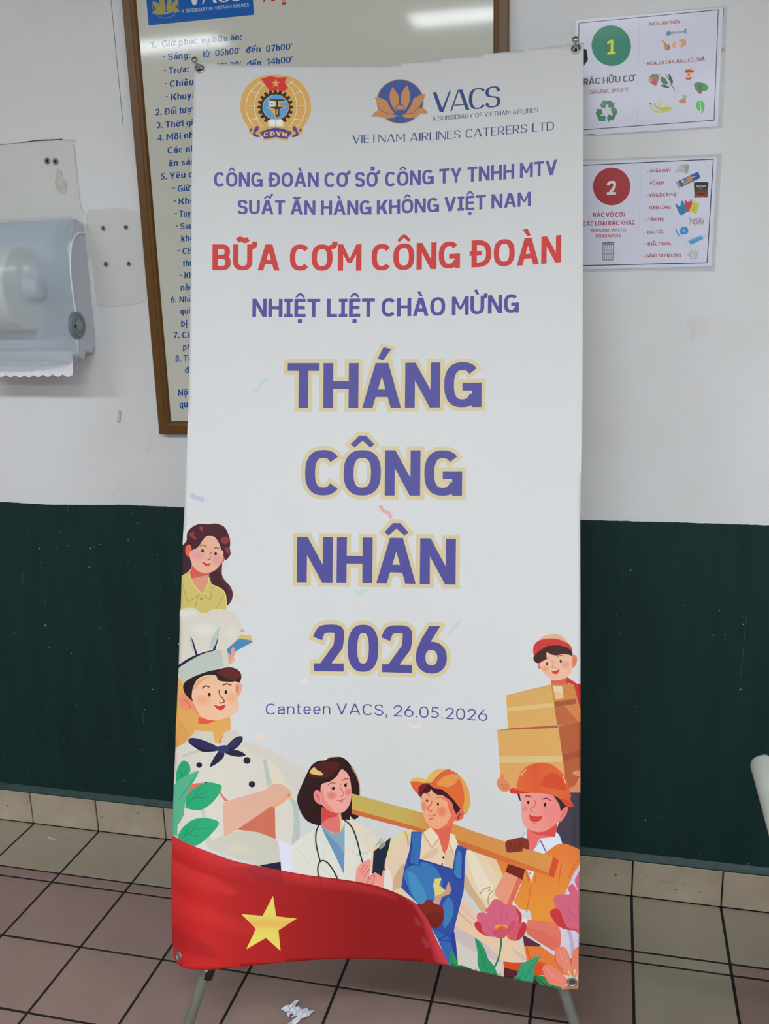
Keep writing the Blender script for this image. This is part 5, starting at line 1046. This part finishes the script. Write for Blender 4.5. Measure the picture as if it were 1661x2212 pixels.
for px, py in ((431, 149), (1244, 106), (386, 2065), (1236, 2121)):
    art.holes.append((px, py, 6.6)); art.E(px, py, 6.6, 6.6, (200, 200, 200), 0.0, 20)
M_VINYL = print_mat('printed_vinyl', .5, coat=.0, weave=.25, spec=.3)
ban = empty('banner', tuple(BC)); tag(ban, 'tall white printed banner with purple and red lettering and cartoon workers', 'banner')
sheet = art.build('banner_sheet', lambda x, y: on_banner(x, y)-BC, M_VINYL, ban, grid=(366, 88, 1268, 2146, 10), back=lambda x, y: on_banner(x, y, -.0006)-BC, smooth=True)

# eyelets
M_CHROME = mat('dull_chrome', rgb(176, 176, 172), .28, 1.0)
M_BLACKP = mat('black_plastic', rgb(24, 24, 26), .45)
def bw3(px, py, d=0.0):
    a, b, h = banner_loc(px, py); return BC+BA*a+BB*b+BN*(h+d)
for px, py in ((431, 149), (1244, 106), (386, 2065), (1236, 2121)):
    c = bw3(px, py, .0010)-BC
    a_, b_, h_ = banner_loc(px, py); e = .01
    nx = BN - BA*((sag(a_+e, b_)-sag(a_-e, b_))/(2*e)) - BB*((sag(a_, b_+e)-sag(a_, b_-e))/(2*e))
    obj('eyelet', *ring(c, nx, .0075, .0022, 28, 8), M_CHROME, ban, True)

# ------------------------------------------------------------------ X stand behind the banner
M_ALU = mat('grey_aluminium_tube', rgb(160, 168, 158), .38, .35)
hub = bw3(824, 930, -.060)
st = empty('banner_stand', (hub.x, hub.y, 0)); tag(st, 'folding banner stand with grey tube legs and black arms behind the banner', 'banner stand')
def spart(name, v, f, m, parent=None, smooth=True):
    o = obj(name, v, f, m, None, smooth)
    if parent is None: o.parent = st; o.matrix_parent_inverse = Matrix.Translation((-hub.x, -hub.y, 0))
    else: o.parent = parent
    return o
v, f = tube([hub+BN*.014, hub+BN*.012, hub-BN*.026, hub-BN*.028], [.026, .032, .032, .024], 20); spart('hub', v, f, M_BLACKP)
def floor_hit(p, q): k = p.z/(p.z-q.z); return p+(q-p)*k
for px, py, yy in ((449, 2098, -.705), (1215, 2139, -.615)):
    q = on_wall(px, py, yy); foot = floor_hit(hub, q); foot.z = .012
    v, f = tube([hub, foot], .0105, 16); leg = spart('leg', v, f, M_ALU)
    v, f = tube([foot+(hub-foot).normalized()*.03, foot+Vector((0, 0, -.011))], [.0125, .0125], 16); spart('rubber_foot', v, f, M_BLACKP, leg)
    if px < 800:
        d = (hub-foot).normalized(); c = q+d*.004; fr = Vector((.15, -.75, .65)).normalized()
        v, f = tube([c-d*.016, c+d*.020], .0135, 14); spart('clamp', v, f, M_BLACKP, leg)
        v, f = merge(tube([c, c+fr*.026], .0032, 10), tube([c+fr*.022, c+fr*.024, c+fr*.028, c+fr*.029], [.0045, .0068, .0068, .004], 14)); spart('screw', v, f, M_CHROME, leg)
rear = Vector((hub.x+.03, -.075, .012)); v, f = tube([hub-BN*.02, rear], .0105, 16); leg = spart('leg', v, f, M_ALU)
v, f = tube([rear+(hub-rear).normalized()*.03, rear+Vector((0, 0, -.011))], .0125, 16); spart('rubber_foot', v, f, M_BLACKP, leg)
for px, py, ox, sd in ((431, 149, -.004, -1), (1244, 106, .012, 1)):
    q = bw3(px, py, -.018); mid = (hub+q)/2-BN*.045
    P = [hub-BN*.004]+[hub*(1-t)**2+mid*2*t*(1-t)+q*t*t for t in (.15, .3, .45, .6, .75, .9, 1)]
    v, f = tube(P, [.0075]*4+[.0055]*4, 12); arm = spart('arm', v, f, M_BLACKP)
    e = q+BA*ox-BB*.012
    d = (q-hub).normalized(); v, f = tube([q-d*.05+BA*ox, q-d*.01+BA*ox*1.6, q+d*.006+BA*ox], [.008, .011, .008], 14); spart('arm_tip', v, f, M_BLACKP, arm)
    c0 = bw3(px+1.5, py+3.5, -.020); c1 = bw3(px-3, py-7, .022)
    dd = (c1-c0).normalized(); v, f = merge(tube([c0, c1], .0030, 10), tube([c1-dd*.004, c1-dd*.002, c1+dd*.003, c1+dd*.005], [.004, .0062, .0062, .003], 14)); spart('screw', v, f, M_CHROME, arm)

# ------------------------------------------------------------------ framed notice board
def wallpx(y): return lambda px, py: on_wall(px, py, y)
FB, FX0, FX1, FZ0, FZ1, FWD = 'board', -1.112, -.238, 1.171, 2.46, .032
bd = empty('notice_board', ((FX0+FX1)/2, 0, FZ0)); tag(bd, 'large cream notice board in a brown metal frame with blue Vietnamese lettering, behind the banner', 'notice board')
bo = Vector(bd.location)
M_FRAME = mat('bronze_frame', rgb(108, 74, 30), .36, .0, noise=(40, .3, rgb(96, 64, 24)), spec=.3)
def rail(x0, z0, x1, z1, inx, inz):
    """mitred rail from (x0,z0) to (x1,z1); inward direction (inx,inz); stepped profile"""
    prof = [(0, 0), (0, -.019), (.002, -.021), (.020, -.021), (.021, -.0195), (.028, -.018), (.032, -.013), (.032, 0)]
    L_ = math.hypot(x1-x0, z1-z0); dx, dz = (x1-x0)/L_, (z1-z0)/L_; V = []
    for end, (ex_, ez_) in ((1, (x0, z0)), (-1, (x1, z1))):
        for d, y in prof: V.append((ex_+inx*d+dx*d*end-bo.x, y-.0005, ez_+inz*d+dz*d*end-bo.z))
    n = len(prof); F = [(i, i+1, n+i+1, n+i) for i in range(n-1)]+[tuple(range(n)), tuple(range(n, 2*n))[::-1]]
    return V, F
for a_ in ((FX0, FZ0, FX0, FZ1, 1, 0), (FX1, FZ0, FX1, FZ1, -1, 0), (FX0, FZ0, FX1, FZ0, 0, 1), (FX0, FZ1, FX1, FZ1, 0, -1)):
    obj('frame_rail', *rail(*a_), M_FRAME, bd)
def pxof(p):
    v = Vector(p)-CAM; z = v.dot(fw); return (CX+FPX*v.dot(rt)/z, CY-FPX*v.dot(up)/z)
PY = -.0125
quad = [pxof((FX0+.030, PY, FZ1-.03)), pxof((FX1-.03, PY, FZ1-.03)), pxof((FX1-.03, PY, FZ0+.03)), pxof((FX0+.03, PY, FZ0+.03))]
cream = (196, 195, 183)
nb_ = Art(quad, cream, lambda x, y: (205, 205, 205))
B1 = (20, 84, 152)
nb_.crop(250, 0, 3.691)
nb_.P([(228, -190), (1075, -262), (1103, 118), (262, 203)], (20, 96, 176))
def bl(s, x0, x1, yb, col=B1, cap=13.8, sl=-.09, w=.195, **kw):
    X0, X1 = 250+x0/3.691, 250+x1/3.691; Y = yb/3.691
    text(nb_, s, [(X0, Y), (X1, Y+sl*(X1-X0))], cap, col, w=w, wh=.14, gap=kw.get('gap', .11), space=kw.get('space', .3))
def bl2(s, x0, x1, yb, **kw):
    X0, X1 = 250+x0/4.335, 250+x1/4.335; Y = 450+yb/4.335
    text(nb_, s, [(X0, Y), (X1, Y-.07*(X1-X0))], 13.6, B1, w=.195, wh=.14, gap=kw.get('gap', .11), space=.3)
GD = (176, 158, 92)
nb_.K([(395+102*math.cos(a/10), 44+100*math.sin(a/10)) for a in range(-2, 34)], 4, GD, 1, False)
nb_.S([(292, 105), (330, 72), (380, 88), (402, 100), (425, 82), (480, 62), (508, 95), (455, 98), (402, 112), (345, 118)], GD)
nb_.S([(295, 12), (335, 22), (370, 60), (385, 98), (335, 84), (308, 50)], GD); nb_.S([(498, -8), (465, 10), (438, 50), (420, 92), (462, 72), (490, 40)], GD)
nb_.S([(360, -50), (385, 0), (398, 60), (392, 95), (365, 60), (345, 0)], GD); nb_.S([(440, -55), (448, 0), (435, 55), (412, 92), (404, 50), (415, 0)], GD)
text(nb_, 'VACS', [(404.6, 11.4), (524, .5)], 36, (226, 228, 226), w=.17, wh=.06, gap=.02)
text(nb_, 'A SUBSIDIARY OF VIETNAM AIRLINES', [(392.5, 28.5), (537.5, 13.8)], 7.6, (214, 216, 214), w=.14, gap=.15, space=.34)
text(nb_, 'NỘI QUY', [(569, 4.5), (760, -12)], 28, (206, 46, 44), w=.2, wh=.09, gap=.2, space=.5, ser=True)
bl('1.', 278, 325, 383); bl('Giờ phục vụ bữa ăn:', 367, 1003, 375)
bl('-', 375, 392, 470); bl('Sáng:', 415, 595, 479); bl('từ', 693, 750, 457); bl("05h00'", 792, 995, 447); bl('đến', 1038, 1155, 424); bl("07h00'", 1198, 1408, 414)
bl('-', 383, 400, 580); bl('Trưa:', 420, 580, 590); bl("10h30'", 800, 1000, 556); bl('đến', 1045, 1160, 535); bl("14h00'", 1205, 1412, 518)
bl('-', 392, 409, 686); bl('Chiều:', 430, 640, 694); bl('-', 398, 415, 790); bl('Khuya:', 440, 660, 800)
bl('2.', 316, 365, 920); bl('Đối tượng', 387, 680, 916); bl('3.', 325, 372, 1025); bl('Thời gian', 395, 690, 1019)
bl('4.', 333, 382, 1126); bl('Mỗi nhân', 403, 700, 1119); bl('Các nhân', 413, 710, 1225); bl('ăn sáng', 421, 680, 1328); bl('5.', 358, 408, 1434); bl('Yêu cầu', 428, 690, 1428)
bl('-', 453, 472, 1520); bl('Giữ', 493, 595, 1530); bl('-', 462, 480, 1622); bl('Không', 502, 710, 1632)
bl2('-', 553, 573, 70); bl2('Tuyệt', 595, 760, 82); bl2('-', 562, 581, 187); bl2('Sau', 605, 722, 198); bl2('khay', 612, 770, 312); bl2('-', 580, 600, 418); bl2('CB', 625, 722, 430)
bl2('thức', 628, 770, 545); bl2('-', 598, 618, 648); bl2('Khi', 643, 735, 658); bl2('nào', 608, 728, 772); bl2('6.', 513, 568, 886); bl2('Nhà', 595, 718, 884); bl2('qui', 603, 697, 993); bl2('bị', 612, 668, 1107)
bl2('7.', 540, 597, 1219); bl2('Căn', 622, 735, 1217); bl2('phò', 630, 745, 1327); bl2('8.', 558, 610, 1438); bl2('Tất', 635, 735, 1435); bl2('đ', 647, 684, 1543); bl2('Nội', 585, 690, 1757); bl2('quy', 595, 715, 1866)
M_BOARD = print_mat('glossy_board_face', .5, coat=.30, coat_rough=.06, spec=.15)
nb_.build('board_face', lambda x, y: on_wall(x, y, PY)-bo, M_BOARD, bd)
obj('backing', *[[(a-bo.x, b-bo.y, c-bo.z) for a, b, c in box(FX0+.004, FX1-.004, -.0118, -.001, FZ0+.004, FZ1-.004)[0]], box(0, 1, 0, 1, 0, 1)[1]], M_FRAME, bd)

# ------------------------------------------------------------------ laminated waste sorting sheets
M_LAM = bpy.data.materials.new('laminate_pouch'); M_LAM.use_nodes = True
nt = M_LAM.node_tree; b = nt.nodes['Principled BSDF']; b.inputs['Base Color'].default_value = rgb(206, 210, 212); b.inputs['Roughness'].default_value = .2; b.inputs['Coat Weight'].default_value = .1
tr = nt.nodes.new('ShaderNodeBsdfTransparent'); mx = nt.nodes.new('ShaderNodeMixShader'); mx.inputs[0].default_value = .35
nt.links.new(tr.outputs[0], mx.inputs[1]); nt.links.new(b.outputs[0], mx.inputs[2]); nt.links.new(mx.outputs[0], nt.nodes['Material Output'].inputs[0])
M_PAPER = print_mat('laminated_paper', .45, coat=.25, coat_rough=.12, spec=.3)
M_TAPE = mat('tape_and_sheet_edge', rgb(196, 160, 112), .5)
SW = lambda x, y: (200, 200, 200)
def sheet_thing(name, label, pouch, paper, fill):
    c = on_wall(*paper[0]); t = empty(name, (c.x, 0, c.z)); tag(t, label, 'sign', 'laminated waste sorting signs'); o0 = Vector(t.location)
    V = [on_wall(*q, -.0006)-o0 for q in pouch]+[on_wall(*q, -.0016)-o0 for q in pouch]; n = len(pouch)
    obj('laminate', V, [tuple(range(n, 2*n))]+[(i, (i+1) % n, n+(i+1) % n, n+i) for i in range(n)], M_LAM, t)
    a = Art(paper, (205, 206, 221), SW); fill(a); a.build('printed_page', lambda x, y: on_wall(x, y, -.0021)-o0, M_PAPER, t); return t
DK = (44, 46, 56); RD = (168, 58, 58)
def page1(a):
    a.crop(1220, 0, 3.766)
    a.K([(115, 188), (1248, 80), (1214, 978), (98, 1060), (115, 188)], 6, DK, 1, False); a.K([(90, 1102), (240, 1092)], 5, DK); a.K([(607, 150), (588, 1010)], 2, (180, 184, 196))
    a.E(378, 372, 160, 166, (38, 134, 104), 1, 40, -.35)
    a.P([(345, 443), (347, 425), (372, 422), (374, 346), (346, 362), (344, 342), (378, 322), (395, 322), (393, 421), (414, 420), (412, 441)], (226, 222, 60))
    a.crop(0, 0, 1)
    def t(s, x0, x1, y0, y1, cap, col, **k): text(a, s, [(1220+x0/3.766, y0/3.766), (1220+x1/3.766, y1/3.766)], cap/3.766, col, **k)
    t('RÁC HỮU CƠ', 150, 570, 692, 660, 52, (92, 84, 68), w=.19, gap=.08, space=.3); t('ORGANIC WASTE', 190, 522, 768, 744, 34, RD, w=.17, gap=.09, space=.3, shear=.18)
    t('-', 655, 663, 207, 206, 26, RD, w=.15); t('THỨC ĂN THỪA', 682, 940, 212, 190, 27, RD, w=.19, gap=.09, space=.26); t('-', 645, 655, 528, 527, 26, RD, w=.15); t('HOA, LÁ CÂY, RAU, CỦ, QUẢ', 672, 1138, 532, 494, 28, RD, w=.19, gap=.09, space=.26)
    a.crop(1220, 0, 3.766); G = (44, 120, 76); G2 = (70, 142, 98)
    a.P([(282, 862), (312, 818), (376, 818), (392, 840), (410, 830), (392, 878), (345, 872), (362, 862), (342, 848), (322, 886)], G); a.P([(250, 888), (298, 888), (312, 935), (298, 926), (290, 940), (330, 940), (330, 986), (280, 986), (250, 920), (262, 900)], G); a.P([(372, 886), (410, 870), (430, 912), (396, 978), (362, 978), (362, 1000), (340, 958), (366, 920), (366, 938), (392, 936)], G)
    a.P([(288, 862), (314, 824), (350, 824), (322, 872)], G2, .7); a.P([(286, 948), (326, 948), (326, 980), (286, 980)], G2, .6); a.P([(380, 888), (408, 876), (422, 910), (400, 920)], G2, .6)
    F_ = (108, 140, 158)
    a.S([(826, 268), (840, 252), (862, 258), (866, 275), (850, 290), (830, 290)], F_); a.K([(862, 266), (978, 256)], 4, F_)
    for i in range(7): x = 874+i*15; a.K([(x, 250+i), (x+4, 266-i*.8), (x-2, 284-i*2)], 4, F_)
    a.P([(972, 240), (992, 228), (986, 256), (992, 280), (968, 262)], F_)
    a.P([(770, 318), (788, 308), (796, 330), (786, 334)], (232, 214, 206)); a.S([(788, 334), (800, 330), (828, 356), (852, 370), (850, 400), (826, 412), (812, 396), (810, 366)], (206, 146, 92)); a.S([(842, 365), (856, 378), (850, 405), (835, 405)], (176, 104, 62))
    a.S([(870, 370), (890, 338), (908, 350), (910, 392), (880, 388)], (226, 176, 140)); a.S([(902, 350), (915, 385), (900, 394)], (240, 214, 200)); a.S([(932, 330), (958, 318), (986, 330), (984, 366), (955, 384), (932, 382), (945, 355)], (220, 162, 118)); a.S([(932, 332), (948, 350), (940, 382), (928, 378)], (240, 210, 190))
    a.S([(682, 640), (700, 612), (738, 602), (768, 622), (758, 658), (744, 694), (720, 690), (690, 668)], (178, 104, 88)); a.S([(702, 614), (738, 602), (764, 620), (742, 632), (715, 635)], (120, 130, 90)); a.S([(700, 650), (740, 650), (742, 690), (716, 684)], (186, 78, 84)); a.S([(682, 640), (702, 628), (712, 662), (690, 668)], (196, 150, 110))
    a.K([(765, 620), (778, 600)], 4, (120, 132, 120)); a.S([(780, 628), (808, 630), (832, 660), (838, 682), (812, 688), (786, 668)], (84, 110, 98)); a.S([(776, 698), (810, 688), (852, 708), (820, 712)], (70, 84, 80)); a.S([(846, 600), (870, 632), (880, 664), (872, 680), (850, 650)], (72, 92, 84)); a.K([(818, 600), (850, 650), (870, 690), (894, 738)], 6, (78, 104, 84)); a.K([(835, 680), (870, 695)], 4, (84, 100, 88))
    a.K([(1008, 580), (1014, 562), (1034, 556)], 4, (96, 50, 40)); a.S([(976, 578), (990, 566), (1030, 568), (1050, 576), (1040, 592), (985, 594)], (206, 60, 56)); a.P([(988, 592), (1030, 590), (1022, 612), (1030, 634), (984, 634), (994, 612)], (224, 192, 120)); a.S([(976, 630), (1000, 634), (1032, 628), (1020, 645), (988, 645)], (196, 52, 56)); a.E(1003, 606, 4, 5, (90, 60, 40)); a.E(1014, 606, 4, 5, (90, 60, 40))
    a.S([(1052, 680), (1085, 668), (1110, 672), (1140, 680), (1168, 708), (1150, 738), (1120, 742), (1070, 738), (1056, 710)], (72, 140, 74)); a.S([(1090, 690), (1110, 690), (1112, 735), (1092, 735)], (60, 116, 62)); a.P([(1082, 736), (1122, 736), (1105, 768), (1078, 752)], (168, 60, 92))
    a.S([(932, 820), (955, 804), (982, 810), (982, 838), (945, 838)], (222, 126, 72))
    for q in ([(962, 806), (958, 768)], [(970, 808), (974, 770)], [(976, 810), (992, 772)]): a.K(q, 5, (86, 150, 80))
    Y = (206, 206, 62); a.K([(698, 842), (706, 878), (735, 905), (790, 912), (840, 898), (872, 880)], 13, Y); a.S([(775, 880), (820, 870), (872, 876), (840, 898), (790, 905)], (200, 206, 70)); a.K([(792, 812), (776, 840), (778, 885)], 14, (210, 214, 80)); a.K([(732, 842), (742, 868), (782, 888)], 15, (222, 176, 96)); a.E(697, 843, 6, 8, (50, 44, 30))
    a.S([(1066, 848), (1082, 822), (1108, 820), (1130, 834), (1138, 864), (1130, 900), (1112, 922), (1088, 898), (1070, 878)], (92, 196, 106)); a.K([(1095, 830), (1104, 870), (1108, 915)], 7, (222, 236, 222))
def page2(a):
    a.crop(1220, 320, 3.766)
    a.K([(88, 143), (1208, 90), (1157, 932), (70, 958), (88, 143)], 7, DK, 1, False); a.K([(624, 130), (590, 915)], 2, (186, 188, 200))
    a.E(381, 312, 152, 153, (166, 50, 54), 1, 40); a.crop(0, 0, 1)
    def t(s, x0, x1, y0, y1, cap, col, **k): text(a, s, [(1220+x0/3.766, 320+y0/3.766), (1220+x1/3.766, 320+y1/3.766)], cap/3.766, col, **k)
    t('2', 341, 416, 380, 378, 112, (228, 226, 226), w=.2, wh=.18)
    t('RÁC VÔ CƠ/', 229, 492, 562, 557, 36, RD, w=.19, gap=.08, space=.26); t('CÁC LOẠI RÁC KHÁC', 146, 573, 634, 622, 36, RD, w=.19, gap=.08, space=.26); R2 = (172, 84, 74)
    t('INORGANIC WASTE/', 210, 498, 684, 678, 25, R2, w=.18, gap=.08, space=.26); t('OTHER WASTE', 250, 456, 728, 724, 25, R2, w=.18, gap=.08, space=.26)
    for s, x0, x1, y0, y1 in (('KHĂN GIẤY', 696, 862, 199, 194), ('VỎ KEM', 690, 808, 299, 295), ('VỎ GÓI CÀ PHÊ', 686, 908, 397, 391), ('TÚI NI LÔNG', 682, 862, 497, 493), ('TĂM TRE', 678, 806, 597, 593), ('BAO TÓC', 672, 802, 696, 693), ('KHẨU TRANG', 668, 862, 792, 788), ('GĂNG TAY NI LÔNG', 663, 946, 890, 884)):
        t(s, x0, x1, y0, y1, 26, RD, w=.19, gap=.085, space=.24); t('-', x0-27, x0-15, y0+1, y0, 30, RD, w=.15)
    a.crop(1220, 320, 3.766); K_ = (70, 92, 80)
    a.P([(305, 768), (402, 766), (402, 774), (305, 776)], K_); a.E(354, 764, 9, 4, K_); a.K([(310, 786), (396, 786), (390, 910), (309, 910), (310, 786)], 5, K_, 1, False)
    for i in range(1, 5): a.K([(310+i*17, 786), (309+i*16, 910)], 3, K_)
    for i in range(1, 5): a.K([(310, 786+i*25), (393, 786+i*25)], 3, K_)
    a.S([(893, 202), (920, 160), (945, 135), (1010, 136), (1000, 206), (950, 196)], (190, 190, 190)); a.P([(970, 140), (1012, 138), (996, 206), (985, 206)], (160, 160, 162)); a.K([(930, 160), (915, 198)], 5, (208, 208, 210))
    a.P([(903, 276), (1084, 190), (1104, 242), (926, 327)], (70, 96, 142)); a.P([(903, 276), (925, 266), (948, 318), (926, 327)], (150, 156, 164)); a.P([(945, 262), (1025, 222), (1040, 262), (968, 300)], (196, 146, 92)); a.P([(960, 250), (990, 236), (1000, 262), (972, 276)], (90, 130, 190)); a.P([(1030, 218), (1084, 191), (1103, 240), (1050, 262)], (54, 92, 160)); a.E(958, 270, 9, 9, (214, 214, 214)); a.K([(1030, 240), (1060, 228)], 6, (206, 212, 222))
    a.P([(1050, 280), (1075, 275), (1160, 276), (1170, 284), (1164, 330), (1160, 398), (1055, 398), (1052, 340)], (38, 52, 46)); a.P([(1060, 345), (1164, 330), (1160, 396), (1058, 396)], (120, 52, 40)); a.E(1106, 376, 48, 22, (150, 66, 48)); a.E(1106, 372, 34, 12, (86, 38, 28)); a.P([(1046, 398), (1164, 394), (1164, 401), (1046, 402)], (40, 44, 50)); a.P([(1062, 330), (1150, 300), (1152, 306), (1064, 338)], (66, 96, 70))
    a.crop(0, 0, 1); t('NESCAFÉ', 1070, 1150, 318, 318, 15, (220, 222, 216), w=.16, gap=.06); t('3in1', 1096, 1118, 336, 335, 10, (200, 196, 180), w=.16, gap=.06); a.crop(1220, 320, 3.766)
    a.P([(898, 460), (912, 452), (920, 472), (940, 468), (948, 430), (960, 428), (980, 470), (998, 515), (946, 549), (925, 520)], (44, 130, 168)); a.P([(974, 420), (985, 418), (990, 436), (1018, 432), (1022, 416), (1032, 416), (1036, 460), (1010, 520), (992, 515), (978, 470)], (206, 66, 74)); a.P([(1042, 440), (1054, 424), (1060, 446), (1082, 450), (1088, 446), (1098, 450), (1066, 536), (1010, 512)], (196, 206, 66)); a.K([(950, 480), (970, 535)], 4, (34, 104, 140)); a.K([(1060, 460), (1040, 520)], 4, (160, 170, 50))
    for i in range(16):
        x = 1020+i*7; a.K([(x+((i*37) % 11)-5, 562+((i*13) % 14)), (x+12+((i*29) % 15)-7, 632-((i*17) % 22))], 4, ((150, 112, 92), (120, 84, 66), (176, 140, 116))[i % 3])
    a.K([(903, 660), (916, 690), (938, 716)], 11, (64, 156, 206)); a.S([(938, 668), (950, 645), (985, 642), (1004, 662), (998, 692), (960, 704), (940, 694)], (60, 152, 206)); a.S([(955, 665), (975, 658), (985, 676), (965, 684)], (110, 184, 222))
    a.P([(1002, 752), (1108, 708), (1130, 736), (1024, 788)], (84, 160, 208)); a.P([(1010, 754), (1108, 713), (1112, 718), (1014, 760)], (130, 190, 222)); a.K([(1004, 756), (984, 780), (990, 797), (1024, 788)], 2, (160, 176, 190)); a.K([(1112, 710), (1138, 706), (1136, 728), (1128, 736)], 2, (176, 180, 190))
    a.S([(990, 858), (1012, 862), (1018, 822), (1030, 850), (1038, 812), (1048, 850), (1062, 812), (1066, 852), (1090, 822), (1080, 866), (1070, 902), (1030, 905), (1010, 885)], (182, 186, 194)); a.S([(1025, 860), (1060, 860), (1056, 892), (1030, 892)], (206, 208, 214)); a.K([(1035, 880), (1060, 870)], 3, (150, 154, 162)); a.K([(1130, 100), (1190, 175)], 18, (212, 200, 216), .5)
s1 = sheet_thing('organic_waste_sign', 'upper laminated sheet with green circle 1 for organic waste on the white wall', [(1234, 43.5), (1400, 26), (1571, 11), (1561, 276), (1400, 287), (1231, 296)], [(1243, 44), (1562, 16.5), (1550.6, 273), (1236, 295)], page1)
s2 = sheet_thing('inorganic_waste_sign', 'lower laminated sheet with red circle 2 for inorganic waste on the white wall', [(1230, 346), (1400, 339), (1559.5, 332), (1553, 440), (1544, 586), (1400, 584.5), (1225, 588)], [(1237, 349), (1549, 340), (1536, 576), (1230, 583)], page2)
o = Vector(s1.location)
V = [on_wall(*q, -.0012)-o for q in ((1558.5, 103), (1566, 102), (1565.5, 111), (1558, 112))]; obj('tape_and_sheet_edge', V, [(0, 1, 2, 3)], M_TAPE, s1)
V = [on_wall(*q, -.0019)-o for q in ((1562.3, 18), (1563.2, 18), (1561.6, 48), (1560.6, 48))]; obj('tape_and_sheet_edge', V, [(0, 1, 2, 3)], M_HOLE, s1)  # dark line for the edge of a second sheet behind
